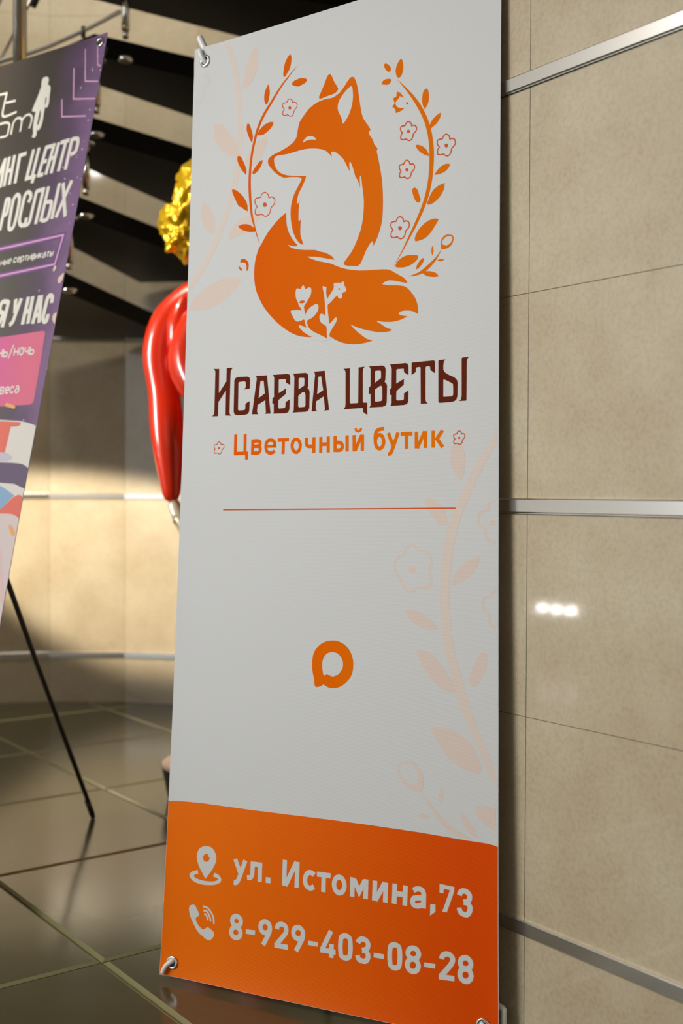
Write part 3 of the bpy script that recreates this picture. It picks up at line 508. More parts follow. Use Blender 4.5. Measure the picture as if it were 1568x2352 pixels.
0|3|lettering|s|1|1|8.0|1539,912 1529,869 1497,836 1452,822 1407,831 1372,861 1359,903 1370,947 1402,980 1447,994 1492,984 1526,955
0|3|lettering|s|1|1|8.0|2093,1083 2083,1038 2051,1003 2006,989 1961,999 1927,1030 1914,1074 1925,1120 1957,1155 2002,1169 2047,1159 2080,1128
0|3|lettering|s|1|1|8.0|2706,1088 2695,1043 2664,1008 2620,994 2575,1004 2542,1035 2529,1080 2540,1125 2572,1160 2616,1174 2660,1164 2693,1133
0|3|lettering|s|1|1|8.0|3556,1012 3546,885 3514,850 3470,836 3425,845 3392,876 3378,1003 3388,1130 3420,1164 3465,1178 3509,1169 3542,1138
0|3|lettering|s|1|1|8.0|4401,1010 4391,879 4360,845 4318,830 4275,840 4243,871 4230,1001 4240,1132 4271,1166 4314,1180 4357,1170 4388,1139
0|3|lettering|s|1|1|8.0|4711,1103 4699,1062 4667,1031 4623,1017 4579,1026 4546,1054 4534,1094 4545,1136 4577,1167 4622,1180 4666,1172 4698,1143
0|3|lettering|s|1|1|8.0|4709,928 4697,880 4664,844 4619,829 4573,839 4539,872 4526,918 4538,965 4572,1001 4617,1016 4663,1006 4696,974
0|3|lettering|s|1|1|8.0|5552,1097 5541,1054 5510,1021 5468,1007 5425,1016 5394,1046 5383,1088 5394,1131 5425,1164 5467,1178 5509,1168 5540,1139
0|3|lettering|s|1|1|8.0|5555,927 5544,879 5511,843 5467,827 5423,837 5390,870 5378,917 5389,965 5422,1001 5466,1016 5511,1006 5543,973
0|3|lettering|s|0|1|8.0|2095,1073 2078,995 1974,793,1
0|3|lettering|s|0|1|8.0|2706,1075 2690,997 2587,797,1
0|3|lettering|s|0|1|8.0|2226,1085 2234,1134 2272,1166 2323,1174 2378,1155 2399,1106 2388,1047 2214,830,1
0|3|lettering|s|0|0|8.0|2186,827 2436,831
0|3|lettering|s|0|0|8.0|3209,1211 3059,905
0|3|lettering|s|0|0|8.0|3025,890 3297,897
0|3|lettering|s|0|0|8.0|3224,1010 3223,798
0|3|lettering|p|1|1|0|813,2223 937,2206 1013,2106 1017,1998 970,1891 896,1781 817,1684,1 751,1779 680,1879 642,1984 639,2075 691,2174
0|4|band|p|1|1|0|889,2041 882,2007 859,1980 827,1967 794,1971 770,1992 760,2023 767,2057 790,2085 822,2098 855,2093 879,2072
0|3|lettering|p|1|1|0|662,1812,1 560,1776 506,1726 507,1681 578,1617 714,1585 870,1589 1024,1620 1110,1665 1135,1714 1107,1764 1051,1798 991,1808,1 971,1745,1 1053,1730 1065,1709 1022,1678 912,1655 734,1652 609,1680 586,1704,1 618,1736 674,1746,1
0|3|lettering|p|1|1|0|571,1225 627,1226 674,1164 714,1106 711,1060 661,1025 666,971 717,906 774,869 819,856 866,891 899,905 950,888 1018,844 1026,791 999,742 946,700 891,701 789,753 698,812 604,934 544,1034 513,1140 527,1197
0|3|lettering|s|0|1|3.2|787,1232 883,1214 963,1144 1003,1069 1018,976
0|3|lettering|s|0|1|3.2|801,1165 874,1154 928,1084 953,1006
0|3|lettering|s|0|1|3.2|816,1109 861,1098 895,1019
1|3|ptext|s|0|0|9.6|7463,15673 7417,14961
1|3|ptext|s|0|1|9.6|7469,15648,1 7614,15630 7658,15556 7653,15418 7621,15325 7499,15289
1|3|ptext|s|0|0|9.6|7277,15624 7205,14956
1|3|ptext|s|0|0|9.6|7115,15628 7384,15638
1|3|ptext|s|0|0|9.6|6923,15649 6818,14940
1|3|ptext|s|0|0|9.6|7057,15647 6986,14946
1|3|ptext|s|0|0|9.6|6878,15300 7027,15311
1|3|ptext|s|0|0|9.6|6686,15624 6581,14923
1|3|ptext|s|0|0|9.6|6653,15592 6861,15601
1|3|ptext|s|0|0|9.6|6640,15260 6777,15270
1|3|ptext|s|0|0|9.6|6579,14958 6740,14964
1|3|ptext|s|0|0|9.6|6276,15621 6211,14919
1|3|ptext|s|0|0|9.6|6446,15629 6387,14950
1|3|ptext|s|0|0|9.6|6163,14944 6506,14956
1|3|ptext|s|0|0|9.6|6457,15006 6418,14808
1|3|ptext|s|0|0|9.6|5848,15588 5858,14890
1|3|ptext|s|0|0|9.6|5808,15544 6064,15563
1|3|ptext|s|0|0|9.6|5666,15590 5671,14885
1|3|ptext|s|0|0|9.6|5503,15578 5502,14877
1|3|ptext|s|0|0|9.6|5487,15230 5673,15242
1|3|ptext|s|0|0|9.6|5375,15566 5380,14862
1|3|ptext|s|0|0|9.6|5135,15563 5154,14854
1|3|ptext|s|0|0|9.6|5362,15525 5169,14886
1|3|ptext|s|0|0|9.6|7682,14676 7391,13885
1|3|ptext|s|0|0|9.6|7426,14658 7673,13867
1|3|ptext|s|0|0|9.6|7313,14672 7271,13866
1|3|ptext|s|0|0|9.6|6982,14645 6931,13855
1|3|ptext|s|0|1|9.6|6982,14281 7139,14274 7175,14171 7152,13947 7104,13872 6961,13867
1|3|ptext|s|0|0|9.6|6838,14639 6783,13818
1|3|ptext|s|0|0|9.6|6604,14584 6867,14610
1|3|ptext|s|0|1|9.6|6623,14597,1 6591,14090 6579,13911 6528,13844 6429,13832
1|3|ptext|s|0|1|9.6|6420,14362 6468,14471 6423,14578 6324,14609 6262,14535 6235,14007 6282,13885 6381,13838 6447,13896 6452,14010
1|3|ptext|s|0|1|9.6|5642,14543,1 5765,14525 5784,14404 5758,14189 5620,14175
1|3|ptext|s|0|0|9.6|5674,14555 5642,13819
1|3|ptext|s|1|1|9.6|5991,14601 6086,14544 6119,14372 6102,13942 6043,13809 5945,13830 5908,14018 5911,14503
1|3|ptext|p|1|1|0|6254,17343 6332,17305 6367,17229 6362,17135 6443,17084 6473,17001 6483,16844 6503,16669 6467,16566 6409,16585 6396,16528 6402,16365 6401,16229 6372,16116 6318,16054 6264,16085 6279,15980 6241,15902 6142,15928 6154,16020 6113,16181 6104,16405 6106,16533 6021,16550 5985,16600 6038,16762 6106,16955 6128,17055 6147,17120 6132,17227 6154,17326
1|4|pdark|p|1|1|0|6372,16833 6396,16811 6403,16706 6387,16641 6370,16747
1|4|pdark|p|1|1|0|6263,16554 6295,16454 6299,16317 6274,16185 6241,16208 6242,16362
1|3|ptext|s|0|1|5.5|4650,17217,1 4997,17203,1 4975,16727 5063,16622 5463,16658,1
1|3|ptext|s|0|0|5.5|5023,16961 5357,16950
1|3|ptext|s|0|1|5.5|4852,16451 5142,16458 5284,16396 5294,16246 5266,16121 5037,16119
1|3|ptext|s|0|1|5.5|5410,16121 5415,16380 5495,16487 5620,16480 5696,16397 5708,16136
1|3|ptext|s|0|1|5.5|5696,16397 5778,16494 5915,16507 6018,16422 6022,16266 5990,16161
1|2|neon|s|0|0|3.6|7494,17226 7562,16959 7965,16874
1|2|neon|s|0|0|3.6|7122,17358 7276,16608 7965,16478
1|2|neon|s|0|0|3.6|6905,16674 7006,16249 7764,16121
1|2|neon|s|0|0|3.2|7762,17703 7860,17270 7965,17233
1|2|neon|s|0|0|3.2|7386,17750 7553,16973
1|1|glow|s|0|0|14|2035,13230 5461,13360 7722,13452 7622,12819 5631,12723 2035,12654
1|2|neon|s|0|0|4.6|2035,13230 5461,13360 7722,13452 7622,12819 5631,12723 2035,12654
1|3|ptext|s|0|1|10.5|7744,11956 7734,12082 7657,12128 7598,12075 7568,11655 7626,11569 7696,11587 7703,11720
1|3|ptext|s|0|0|10.5|7342,12162 7285,11544
1|3|ptext|s|0|0|10.5|7390,12161 7471,11552
1|3|ptext|s|0|0|10.5|7329,11723 7448,11732
1|3|ptext|s|0|0|10.5|6995,12162 6968,11554
1|3|ptext|s|0|0|10.5|7131,12163 7135,11560
1|3|ptext|s|0|0|10.5|6977,11831 7150,11845
1|3|ptext|s|0|0|10.5|6606,12149 6658,11840
1|3|ptext|s|0|1|10.5|6778,12149,1 6685,11788 6641,11635 6554,11574
1|3|ptext|s|0|0|10.5|6393,12130 6344,11541
1|3|ptext|s|0|1|10.5|6401,12099 6219,12126 6154,12053 6176,11911 6380,11834
1|3|ptext|s|0|0|10.5|6308,11840 6171,11555
1|1|pinkbox|p|1|1|0|2035,11338,1 5891,11319 7619,11364 7689,11347 7714,11299 7756,9902 7740,9829 7652,9791 2177,9770,1
1|4|ptext|s|0|0|2.6|5882,12980 5897,13088
1|4|ptext|s|0|0|2.6|5968,12985 5983,13092
1|4|ptext|s|0|0|2.6|5889,13034 5976,13038
1|4|ptext|s|0|0|2.6|6002,12987 6017,13094
1|4|ptext|s|0|0|2.6|6010,13046 6053,13048 6054,13021 6045,12989 6002,12987
1|4|ptext|s|0|0|2.6|6088,12991 6103,13098
1|4|ptext|s|0|0|2.6|6129,13046 6215,13051 6216,13088 6179,13102 6142,13079 6129,13046 6132,13009 6164,12995 6205,13013
1|4|ptext|s|0|0|2.8|6390,13089 6351,13110 6315,13088 6302,13056 6305,13019 6336,13003 6381,13025
1|4|ptext|s|0|0|2.8|6417,13057 6500,13058 6501,13095 6466,13111 6430,13089 6417,13057 6420,13020 6451,13005 6491,13021
1|4|ptext|s|0|0|2.8|6518,12963 6539,13112
1|4|ptext|s|0|0|2.8|6539,13112 6589,13112 6618,13086 6610,13033 6574,13006 6524,13005
1|4|ptext|s|0|0|2.8|6653,13113 6735,13113
1|4|ptext|s|0|0|2.8|6679,13007 6694,13113
1|4|ptext|s|0|0|2.8|6767,13114 6751,13008 6848,13114 6833,13009
1|4|ptext|s|0|0|2.8|6899,12968 6924,13146
1|4|ptext|s|0|0|2.8|6920,13115 6876,13093 6867,13030 6905,13010 6948,13031 6957,13094 6920,13115
1|4|ptext|s|0|0|2.8|6992,13115 6976,13010 7072,13116 7057,13011
1|4|ptext|s|0|0|2.8|7088,13012 7103,13116
1|4|ptext|s|0|0|2.8|7183,13117 7104,13064 7168,13013
1|4|ptext|s|0|0|2.8|7279,13014 7289,13087 7270,13118 7221,13107
1|4|ptext|s|0|0|2.8|7287,13071 7223,13071 7204,13044 7215,13013 7255,13013 7282,13035
1|4|ptext|s|0|0|2.8|7325,13118 7404,13119
1|4|ptext|s|0|0|2.8|7349,13014 7364,13119
1|4|ptext|s|0|0|2.8|7420,13015 7435,13119
1|4|ptext|s|0|0|2.8|7428,13072 7467,13073 7467,13047 7459,13016 7420,13015
1|4|ptext|s|0|0|2.8|7498,13016 7514,13120
1|4|ptext|s|0|0|3.4|6393,10879 6378,11043
1|4|ptext|s|0|0|3.4|6513,10879 6498,11043
1|4|ptext|s|0|0|3.4|6385,10961 6505,10961
1|4|ptext|s|0|0|3.4|6544,11042 6559,10879 6654,10880 6675,10920 6646,10969 6551,10969
1|4|ptext|s|0|0|3.4|6729,10831 6821,11123
1|4|ptext|s|0|0|3.4|6888,10880 6874,11042
1|4|ptext|s|0|0|3.4|7005,10880 6991,11041
1|4|ptext|s|0|0|3.4|6881,10961 6998,10961
1|4|ptext|s|0|0|3.4|7095,11041 7051,11009 7044,10961 7059,10912 7109,10880 7153,10912 7160,10961 7144,11009 7095,11041
1|4|ptext|s|0|0|3.4|7198,11041 7211,10961 7253,10944 7321,10953
1|4|ptext|s|0|0|3.4|7327,10881 7314,11041
1|4|ptext|s|0|0|3.4|7359,11041 7372,10881 7464,10881 7483,10921 7456,10968 7365,10969
1|4|ptext|s|0|0|3.4|6677,10059 6664,10200 6754,10201 6768,10166 6754,10133 6671,10132
1|4|ptext|s|0|0|3.4|6677,10059 6766,10060 6786,10096 6754,10133
1|4|ptext|s|0|0|3.4|6826,10131 6937,10133 6927,10182 6875,10203 6833,10174 6826,10131 6841,10082 6887,10062 6935,10084
1|4|ptext|s|0|0|3.4|7086,10177 7029,10205 6987,10176 6979,10134 6995,10085 7041,10064 7093,10093
1|4|ptext|s|0|0|3.4|7247,10067 7239,10165 7203,10207 7138,10192
1|4|ptext|s|0|0|3.4|7241,10144 7154,10143 7135,10108 7160,10066 7215,10067 7245,10095
1|2|pwhite|p|1|1|0|2035,9814,1 7411,9457 7724,9401 7965,9335,1 7965,8463,1 7760,8541 7402,8579 2035,8734,1
1|2|pred|p|1|1|0|2035,9829,1 7041,9455 7469,9425 7498,9377 7407,9340 7214,9337,1 7178,8796,1 2035,8986,1
1|2|plilac|p|1|1|0|2035,8986,1 7212,8795 7445,8671 7263,8599 2035,8728,1
1|2|pviolet|p|1|1|0|2035,8728,1 7402,8579 7758,8548 7965,8463,1 7965,8045,1 7863,8069 7615,8142 2035,8410,1
1|2|pwhite|p|1|1|0|2035,8410,1 7615,8142 7863,8069 7965,8045,1 7965,7441,1 7777,7508 7540,7532 2035,7312,1
1|2|pblue|p|1|1|0|2035,8528,1 7189,8108 7709,7903,1 7326,7588,1 2035,7312,1
1|2|pred|p|1|1|0|7326,7588,1 7658,7846 7811,7915 7924,7893 7965,7831,1 7965,7441,1 7776,7513 7540,7532 7276,7524,1
1|2|pskin|p|1|1|0|2035,6803,1 7520,6850 7734,6411 7904,5758 2035,4887,1
1|2|porange|p|1|1|0|7708,7293 7765,7301 7928,7152 7904,7080 7832,7105 7738,7215
1|2|porange|p|1|1|0|6903,9786,1 6937,9856 7230,9773 7209,9722 7102,9743
1|1|ppale|p|1|0|0|2035,7656,1 7965,7759,1 7965,4043,1 2035,3578,1
1|4|porange|p|1|0|0|6665,10106,1 6668,10106,1 6665,10104,1
1|4|pcream|p|1|1|0|7806,12441 7827,12516 7953,12595 7965,12595 7965,12530 7940,12427 7863,12367
1|4|pcream|p|1|1|0|7604,12675 7615,12771 7657,12782 7688,12734 7647,12661
1|4|pcream|p|1|1|0|7871,11572 7856,11688 7949,11737 7965,11729 7965,11652 7965,11405 7961,11470'''
INK = {k: mat('print_'+k, c, r+.12, spec=.02) for k, c, r in (
 ('white', (.645, .66, .672), .55), ('orange', srgb(214, 97, 6), .4), ('orange2', srgb(221, 99, 8), .4), ('terra', srgb(206, 92, 50), .4), ('brown', srgb(96, 35, 16), .4),
 ('peach', srgb(220, 207, 198), .42), ('peach2', srgb(219, 204, 195), .42), ('band', srgb(216, 90, 3), .34), ('lettering', (.64, .65, .645), .4),
 ('ptext', srgb(232, 228, 219), .35), ('pdark', srgb(74, 68, 62), .35), ('neon', srgb(215, 170, 205), .35), ('glow', srgb(128, 92, 140), .35), ('pinkbox', srgb(214, 112, 158), .35),
 ('pwhite', srgb(226, 222, 216), .35), ('pred', srgb(232, 128, 116), .35), ('plilac', srgb(205, 198, 212), .35), ('pviolet', srgb(120, 108, 130), .35), ('pblue', srgb(150, 182, 214), .35),
 ('pskin', srgb(228, 200, 198), .35), ('porange', srgb(240, 180, 120), .35), ('ppale', srgb(222, 208, 206), .35), ('pcream', srgb(232, 205, 195), .35))}
def grad(name, c1, c2, axis, a, b, loop=None):
    """smooth ink gradient printed across the sheet, in sheet coordinates (metres)"""
    m = INK[name]; nt = m.node_tree; bs = nt.nodes['Principled BSDF']
    at = nt.nodes.new('ShaderNodeUVMap'); at.uv_map = 'sheet'; sp = nt.nodes.new('ShaderNodeSeparateXYZ'); mr = nt.nodes.new('ShaderNodeMapRange'); rp = nt.nodes.new('ShaderNodeValToRGB')
    nt.links.new(at.outputs['UV'], sp.inputs[0]); nt.links.new(sp.outputs[axis], mr.inputs['Value'])
    mr.inputs['From Min'].default_value = a; mr.inputs['From Max'].default_value = b
    nt.links.new(mr.outputs[0], rp.inputs['Fac']); rp.color_ramp.elements[0].color = (*c1, 1); rp.color_ramp.elements[1].color = (*c2, 1)
    nt.links.new(rp.outputs['Color'], bs.inputs['Base Color']); return rp
grad('orange', srgb(218, 91, 0), srgb(224, 112, 0), 0, .1, .5)
grad('orange2', srgb(232, 88, 0), srgb(230, 118, 0), 0, .05, .5)
grad('band', srgb(238, 112, 0), srgb(222, 76, 0), 0, .1, .55)
grad('pinkbox', srgb(196, 96, 178), srgb(226, 126, 150), 0, .45, .74)
def purple_base():
    m = D.materials.new('print_night'); m.use_nodes = True; nt = m.node_tree; b = nt.nodes['Principled BSDF']; b.inputs['Roughness'].default_value = .33
    at = nt.nodes.new('ShaderNodeUVMap'); at.uv_map = 'sheet'; sp = nt.nodes.new('ShaderNodeSeparateXYZ'); nt.links.new(at.outputs['UV'], sp.inputs[0])
    n = nt.nodes.new('ShaderNodeTexNoise'); n.inputs['Scale'].default_value = 9; n.inputs['Detail'].default_value = 4; nt.links.new(at.outputs['UV'], n.inputs['Vector'])
    ad = nt.nodes.new('ShaderNodeMath'); ad.operation = 'MULTIPLY_ADD'; ad.inputs[1].default_value = .14; nt.links.new(n.outputs['Fac'], ad.inputs[0]); nt.links.new(sp.outputs[0], ad.inputs[2])
    rp = nt.nodes.new('ShaderNodeValToRGB'); e = rp.color_ramp.elements; e[0].position = .72; e[0].color = (*srgb(72, 66, 60), 1); e[1].position = .86; e[1].color = (*srgb(130, 100, 140), 1)
    k = rp.color_ramp.elements.new(.79); k.color = (*srgb(92, 72, 98), 1); nt.links.new(ad.outputs[0], rp.inputs['Fac'])
    v = nt.nodes.new('ShaderNodeTexVoronoi'); v.inputs['Scale'].default_value = 75; nt.links.new(at.outputs['UV'], v.inputs['Vector'])
    lt = nt.nodes.new('ShaderNodeMath'); lt.operation = 'LESS_THAN'; lt.inputs[1].default_value = .16; nt.links.new(v.outputs['Distance'], lt.inputs[0])
    sel = nt.nodes.new('ShaderNodeSeparateXYZ'); nt.links.new(v.outputs['Color'], sel.inputs[0]); g1 = nt.nodes.new('ShaderNodeMath'); g1.operation = 'GREATER_THAN'; g1.inputs[1].default_value = .55; nt.links.new(sel.outputs[0], g1.inputs[0])
    g2 = nt.nodes.new('ShaderNodeMath'); g2.operation = 'GREATER_THAN'; g2.inputs[1].default_value = .72; nt.links.new(sp.outputs[0], g2.inputs[0])
    m1 = nt.nodes.new('ShaderNodeMath'); m1.operation = 'MULTIPLY'; m2 = nt.nodes.new('ShaderNodeMath'); m2.operation = 'MULTIPLY'
    nt.links.new(lt.outputs[0], m1.inputs[0]); nt.links.new(g1.outputs[0], m1.inputs[1]); nt.links.new(m1.outputs[0], m2.inputs[0]); nt.links.new(g2.outputs[0], m2.inputs[1])
    mx = nt.nodes.new('ShaderNodeMix'); mx.data_type = 'RGBA'; mx.inputs['B'].default_value = (*srgb(215, 195, 215), 1)
    nt.links.new(m2.outputs[0], mx.inputs['Factor']); nt.links.new(rp.outputs['Color'], mx.inputs['A']); nt.links.new(mx.outputs['Result'], b.inputs['Base Color'])
    return m
INK['night'] = purple_base()
def weave(m, s=.12):
    nt = m.node_tree; b = nt.nodes['Principled BSDF']; at = nt.nodes.new('ShaderNodeUVMap'); at.uv_map = 'sheet'
    w = nt.nodes.new('ShaderNodeTexWave'); w.bands_direction = 'Y'; w.inputs['Scale'].default_value = 150; w.inputs['Distortion'].default_value = 1.5
    nt.links.new(at.outputs['UV'], w.inputs['Vector']); bp = nt.nodes.new('ShaderNodeBump'); bp.inputs['Strength'].default_value = s; bp.inputs['Distance'].default_value = .0004
    nt.links.new(w.outputs['Fac'], bp.inputs['Height']); nt.links.new(bp.outputs['Normal'], b.inputs['Normal'])
for k in ('white', 'lettering', 'band', 'peach', 'peach2'): weave(INK[k])
INK['band'].node_tree.nodes['Principled BSDF'].inputs['Specular IOR Level'].default_value = .14; INK['band'].node_tree.nodes['Principled BSDF'].inputs['Roughness'].default_value = .36
def ribbon(pts, wid, closed):
    n = len(pts); P = [Vector(p[:2]) for p in pts]; L = []; Rr = []
    for i in range(n):
        a = P[(i-1) % n] if closed or i else None; b = P[(i+1) % n] if closed or i < n-1 else None
        d1 = (P[i]-a).normalized() if a is not None else None; d2 = (b-P[i]).normalized() if b is not None else None
        if d1 is None: d1 = d2
        if d2 is None: d2 = d1
        n1 = Vector((-d1.y, d1.x)); n2 = Vector((-d2.y, d2.x)); m = (n1+n2)
        m = m.normalized() if m.length > 1e-6 else n1
        k = 1/max(.35, m.dot(n1)); w = wid[i]/2
        L.append(P[i]+m*w*k); Rr.append(P[i]-m*w*k)
    return L, Rr
def make_sheet(name, sh, outline, base_ink, place, root, step, cell=.02, dz=.00006, fine=True):
    """one printed sheet: outline and every printed shape laid in sheet metres, then bent onto the hanging surface"""
    bm = bmesh.new(); inks = [base_ink, 'BACK']; zl = bm.verts.layers.float.new('lift')
    def add(loop, z, mi, holes=()):
        vs = [bm.verts.new((p[0], p[1], z)) for p in loop]
        for v in vs: v[zl] = z
        f = bm.faces.new(vs); f.material_index = mi
        if f.calc_area() and f.normal.length >= 0:
            f.normal_update()
            if f.normal.z < 0: f.normal_flip()
        return f
    add(outline, 0, 0); fb = add(outline, -.0006, 1); fb.normal_flip()
    cnt = 0
    for ln in ART.strip().split('\n'):
        s, lay, ink, kind, closed, smooth, w, ps = ln.split('|')
        if int(s) != sh: continue
        if ink not in inks: inks.append(ink)
        mi = inks.index(ink); lay = float(lay); w = float(w)/1000; closed = int(closed); cnt += 1
        raw = [[float(q) for q in e.split(',')] for e in ps.split()]
        pts = [(e[0]/1e4, e[1]/1e4, (e[3]/1e4 if len(e) > 3 else w)) for e in raw]; cor = [len(e) > 2 and e[2] == 1 for e in raw]
        if int(smooth): pts = catmull(pts, cor, closed, 5 if len(pts) < 40 else 4)
        if sh == 1: pts = [(min(max(p[0], .2035), .7962), p[1])+tuple(p[2:]) for p in pts]
        z = lay*dz+(cnt % 9)*dz*.1
        if ink == 'band' and lay < 2:
            top = [p[:2] for p in pts]; ol = [p for p in outline if p[1] < top[0][1]-.002 and p[0] < .3]; orr = [p for p in outline if p[1] < top[-1][1]-.002 and p[0] >= .3]
            lo = sorted([p for p in ol if p[1] > .004], key=lambda p: p[1]); bo = sorted([p for p in outline if p[1] < .003 and -1 < p[0] < 1], key=lambda p: p[0]); ri = sorted([p for p in orr if p[1] > .004], key=lambda p: p[1])
            e = .0004
            top = [(lo[-1][0]+e, top[0][1])]+[p for p in top if .005 < p[0] < .5945]+[(ri[-1][0]-e*2, top[-1][1])]
            lp = top+[(p[0]-e*2, p[1]) for p in ri[::-1]]+[(min(max(p[0], e), .6-2*e), p[1]+e) for p in bo[::-1]]+[(p[0]+e, p[1]) for p in lo]
            add(lp, z, mi); continue
        if kind == 'p':
            q = []
            for p in pts:
                if not q or (Vector(p[:2])-Vector(q[-1][:2])).length > 2e-5: q.append(p)
            add([p[:2] for p in q], z, mi)
        else:
            L, R = ribbon(pts, [max(p[2], .00015) for p in pts], closed); n = len(pts)
            for i in range(n if closed else n-1):
                j = (i+1) % n
                try: add([L[i], R[i], R[j], L[j]], z, mi)
                except ValueError: pass
    big = [f for f in bm.faces if len(f.verts) > 4]
    bmesh.ops.triangulate(bm, faces=big, ngon_method='EAR_CLIP')
    us = [v.co.x for v in bm.verts]; vs = [v.co.y for v in bm.verts]
    for ax, lo, hi in ((0, min(us), max(us)), (1, min(vs), max(vs))):
        c = lo+(.004 if fine else cell); cl = []
        while c < hi-1e-4:
            cl.append(c); c += (.004 if fine and (c-lo < .055 or (ax == 0 and hi-c < .055)) else .006 if fine and ax and c-lo < .13 else cell)
        for c in cl:
            co = Vector((0, 0, 0)); no = Vector((0, 0, 0)); co[ax] = c; no[ax] = 1
            bmesh.ops.bisect_plane(bm, geom=bm.verts[:]+bm.edges[:]+bm.faces[:], plane_co=co, plane_no=no, dist=1e-7)
    uv = bm.loops.layers.uv.new('sheet')
    for f in bm.faces:
        for l in f.loops: l[uv].uv = (l.vert.co.x, l.vert.co.y)
    for v in bm.verts: v.co = place(v.co.x, v.co.y, v.co.z)-root.location
    for f in bm.faces: f.smooth = True
    return bm_obj(name, bm, [M['back'] if k == 'BACK' else INK[k] for k in inks], root)
def bow(W0, W1, Hh, l, r, t, b, n=24, hem=0):
    o = []
    for i in range(n): s = i/n; o.append((W0+(W1-W0)*s, b*4*s*(1-s)))
    for i in range(n): s = i/n; o.append((W1-r*4*s*(1-s), Hh*s))
    for i in range(n): s = i/n; o.append((W1+(W0-W1)*s, Hh-t*4*s*(1-s)))
    for i in range(n): s = i/n; o.append((W0+l*4*s*(1-s), Hh*(1-s)))
    return o
def eyelet(root, c, ax):
    bm = bmesh.new(); torus(bm, c, ax, .0086, .0027); bm_obj('eyelet', bm, M['eyelet'], root)
def x_stand(root, hub, corners, feet, tip_ink):
    """frame behind the sheet: hub, arms to the eyelets with hooked plastic tips, legs"""
    O = root.location; loc = lambda p: Vector(p)-O
    bm = bmesh.new(); bmesh.ops.create_cube(bm, size=1)
    for v in bm.verts: v.co = Vector((v.co.x*.045, v.co.y*.03, v.co.z*.07))+loc(hub)
    bmesh.ops.bevel(bm, geom=bm.edges[:], offset=.006, segments=2, affect='EDGES'); bm_obj('hub', bm, M['blackp'], root)
    for c in corners:
        bm = bmesh.new(); tube(bm, [loc(hub), loc(c)], [.0042, .0032], 12); bm_obj('arm', bm, M['fibre'], root)
    for ft in feet:
        bm = bmesh.new(); tube(bm, [loc(hub), loc(hub).lerp(loc(ft), .55), loc(ft)+Vector((0, 0, .012))], [.0062, .0062, .0055], 14); lg = bm_obj('leg', bm, M['fibre'], root)
        bm = bmesh.new(); d = (Vector(ft)-Vector(hub)).normalized(); tube(bm, [loc(ft)-d*.05+Vector((0, 0, .006)), loc(ft)+Vector((0, 0, .0055))], [.0072, .0064], 14, round_end=1)
        bm_obj('leg_tip', bm, M['blackp'], lg)
# --- florist banner, twisted against the wall
BL, BR, TL, TR = [Vector(p)+Vector((0, 0, EYE)) for p in ((-.3003, 1.9613, -.8141), (.2342, 1.6937, -.8065), (-.262, 2.077, .7812), (.2324, 1.7335, .7931))]
def place_a(u, v, z):
    s, t = u/.6, v/1.6
    p = BL*(1-s)*(1-t)+BR*s*(1-t)+TL*(1-s)*t+TR*s*t
    du = (BR-BL)*(1-t)+(TR-TL)*t; dv = (TL-BL)*(1-s)+(TR-BR)*s; n = du.cross(dv).normalized()
    low = max(0, 1-v/.45)
    z += .011*math.exp(-max(v, 0)/.04)*math.sin(math.pi*min(1, max(0, (u+.02)/.60)))**.7+.004*math.exp(-u/.03)*(.4+low)+.004*math.exp(-(.6-u)/.03)*low
    z += -.0035*math.exp(-((.6-v*.55-u)/.05)**2)*max(0, 1-v/.3)*.6+.0035*math.exp(-(1.6-v)/.05)*math.sin(math.pi*s)
    # pulls towards the two left eyelets
    for (eu, ev) in ((.025, 1.573),):
        r = math.hypot(u-eu, v-ev); a = math.atan2(v-ev, u-eu); z += .0008*math.exp(-r/.08)*math.cos(4*a+.6)*min(1, r/.04)
    return p+n*z
def florist_banner():
    root = thing('advertising_banner', (-.03, 1.87, 0), 'tall white florist banner with orange fox emblem and orange foot panel', 'banner')
    make_sheet('printed_sheet', 0, bow(0, .6, 1.6, .0045, .0032, .003, .0015), 'white', place_a, root, .02)
    e = [(.0238, .0228), (.575, .0235), (.0254, 1.5733), (.575, 1.5745)]; O = root.location
    cs = []
    for u, v in e:
        c = place_a(u, v, .0012)-O; n = (place_a(u, v, .01)-place_a(u, v, 0)).normalized(); eyelet(root, c, n)
        bm = bmesh.new(); k = bmesh.ops.create_circle(bm, cap_ends=True, segments=32, radius=.0066)
        mtx = n.to_track_quat('Z', 'Y').to_matrix().to_4x4()
        for vv in bm.verts: vv.co = mtx @ vv.co+c-n*.0004
        bm_obj('eyelet_hole', bm, M['cream' if 0 else 'fibre'], root)
        cs.append(place_a(u, v, -.018 if u < .3 else -.0095))
    def hook(path, r):
        bm = bmesh.new(); P = [tuple(place_a(u, v, z)-O) for u, v, z in path]
        tube(bm, catmull(P, [0]*len(P), False, 6), r, 16, round_end=3); bm_obj('hook', bm, M['nylon'], root)
    hook([(.030, 1.568, -.012), (.0265, 1.571, .001), (.021, 1.582, .0065), (.0165, 1.592, .0045)], .0042)
    hook([(.0205, 1.592, -.010), (.0105, 1.613, -.006), (.0075, 1.620, -.005)], .0062)
    hook([(.0275, .0290, -.012), (.0245, .0262, .002), (.0155, .018, .0060), (.0095, .0065, .0050)], .0040)
    hook([(.030, .040, -.015), (.018, .010, -.012)], .006)
    hook([(.570, .030, -.012), (.574, .024, .001), (.580, .016, .006), (.585, .006, .005)], .0040)
    hook([(.58, .052, -.014), (.6035, .048, -.012), (.603, .02, -.012), (.60, .006, -.012)], .0045)
    hook([(.572, 1.568, -.012), (.5755, 1.575, .002), (.580, 1.585, .006), (.584, 1.593, .005)], .0040)
    hub = place_a(.30, .80, -.035)
    x_stand(root, hub, cs, [(-.02, 1.99, 0)], None)
florist_banner()
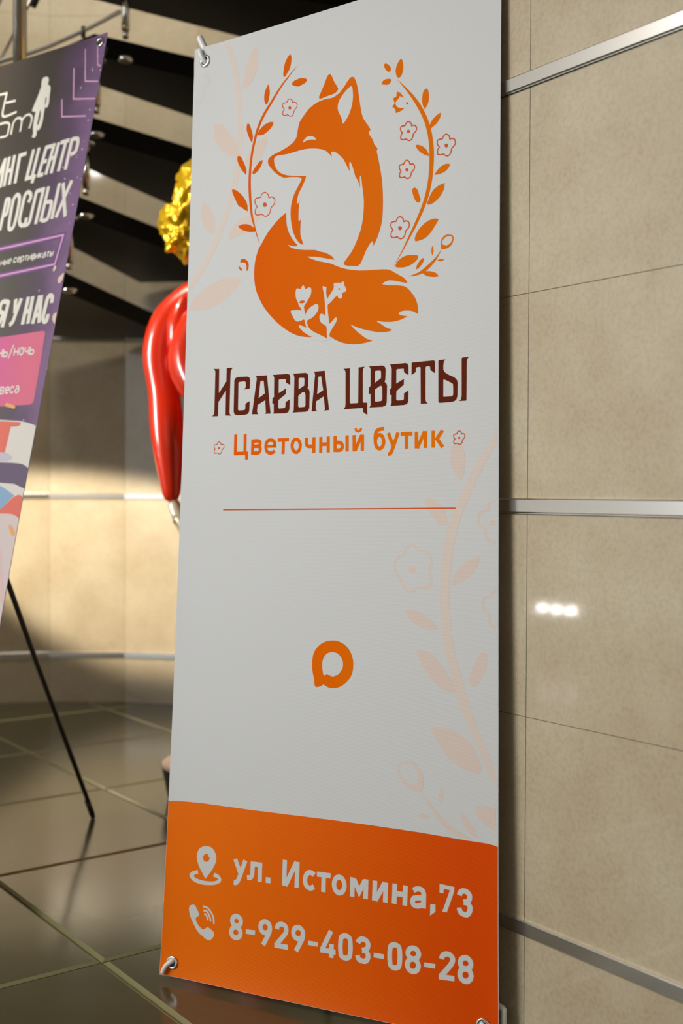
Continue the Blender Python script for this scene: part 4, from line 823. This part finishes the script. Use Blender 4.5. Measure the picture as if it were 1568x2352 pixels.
# --- second banner, cut by the left side of the picture
PO = Vector((-1.3853158, 2.6150637, -.7804443+EYE)); PU = Vector((.8290376, -.5591929, 0)); PV = Vector((.1222699, .1812725, .9758024)); PN = PU.cross(PV)
def place_b(u, v, z): return PO+PU*u+PV*v+PN*(z+.004*math.sin(v*3.1))
def gaming_banner():
    root = thing('advertising_banner', (-.95, 2.45, 0), 'dark purple gaming centre banner with slanted white lettering, cut off at the left side', 'banner')
    make_sheet('printed_sheet', 1, bow(.2, .8, 1.8, .003, .003, .004, .002), 'night', place_b, root, .02, cell=.05, dz=.00012, fine=False)
    O = root.location; cs = []
    for u, v in ((.225, .025), (.775, .025), (.225, 1.775), (.7816, 1.7925-.012)):
        n = PN; c = place_b(u, v, .0015)-O; eyelet(root, c, n)
        bm = bmesh.new(); bmesh.ops.create_circle(bm, cap_ends=True, segments=32, radius=.0062)
        mtx = n.to_track_quat('Z', 'Y').to_matrix().to_4x4()
        for vv in bm.verts: vv.co = mtx @ vv.co+c-n*.0003
        bm_obj('eyelet_hole', bm, M['fibre'], root)
        cs.append(place_b(u, v, -.02))
    x_stand(root, Vector((-.822, 2.500, .925)), cs, [(-.6215, 2.9207, 0)], None)
gaming_banner()

# --- low lamp across the hall whose three bulbs mirror in the right wall
def low_lamp():
    root = thing('floor_spotlight', (-4.14, 2.16, 0), 'low lamp with three round bulbs, mirrored as three bright spots on the right wall', 'lamp')
    bm = bmesh.new(); bmesh.ops.create_cube(bm, size=1)
    for v in bm.verts: v.co = Vector((v.co.x*.12, v.co.y*.34, v.co.z*.03+.015))
    bmesh.ops.bevel(bm, geom=bm.edges[:], offset=.008, segments=2, affect='EDGES'); bm_obj('base', bm, M['lampbody'], root)
    for (x, y) in ((-4.1977, 2.2421), (-4.13, 2.1595), (-4.0874, 2.0795)):
        x += 4.14; y -= 2.16
        bm = bmesh.new(); tube(bm, [(x, y, .02), (x, y, .17)], .008, 12); tube(bm, [(x-.06, y+.005, .22), (x-.004, y, .22)], [.022, .036], 24); tube(bm, [(x-.03, y, .16), (x-.03, y, .21)], .012, 12); hd = bm_obj('lamp_head', bm, M['lampbody'], root)
        bm = bmesh.new(); tube(bm, [(x-.003, y, .22), (x+.002, y, .22)], .017, 24); bm_obj('bulb', bm, M['lampface'], hd)
low_lamp()

# --- recessed ceiling downlight over the hall (its glint shows on the niche tiles)
def downlight(x, y):
    root = thing('ceiling_downlight', (x, y, H), 'round downlight in the hall ceiling, mirrored as a glint on the niche tiles', 'lamp')
    bm = bmesh.new(); torus(bm, (0, 0, -.004), (0, 0, 1), .075, .012, 32, 10); bm_obj('rim', bm, M['chrome'], root)
    bm = bmesh.new(); tube(bm, [(0, 0, -.012), (0, 0, -.001)], .064, 32); bm_obj('lamp_face', bm, M['lampdim'], root)
downlight(-2.03, -.53)
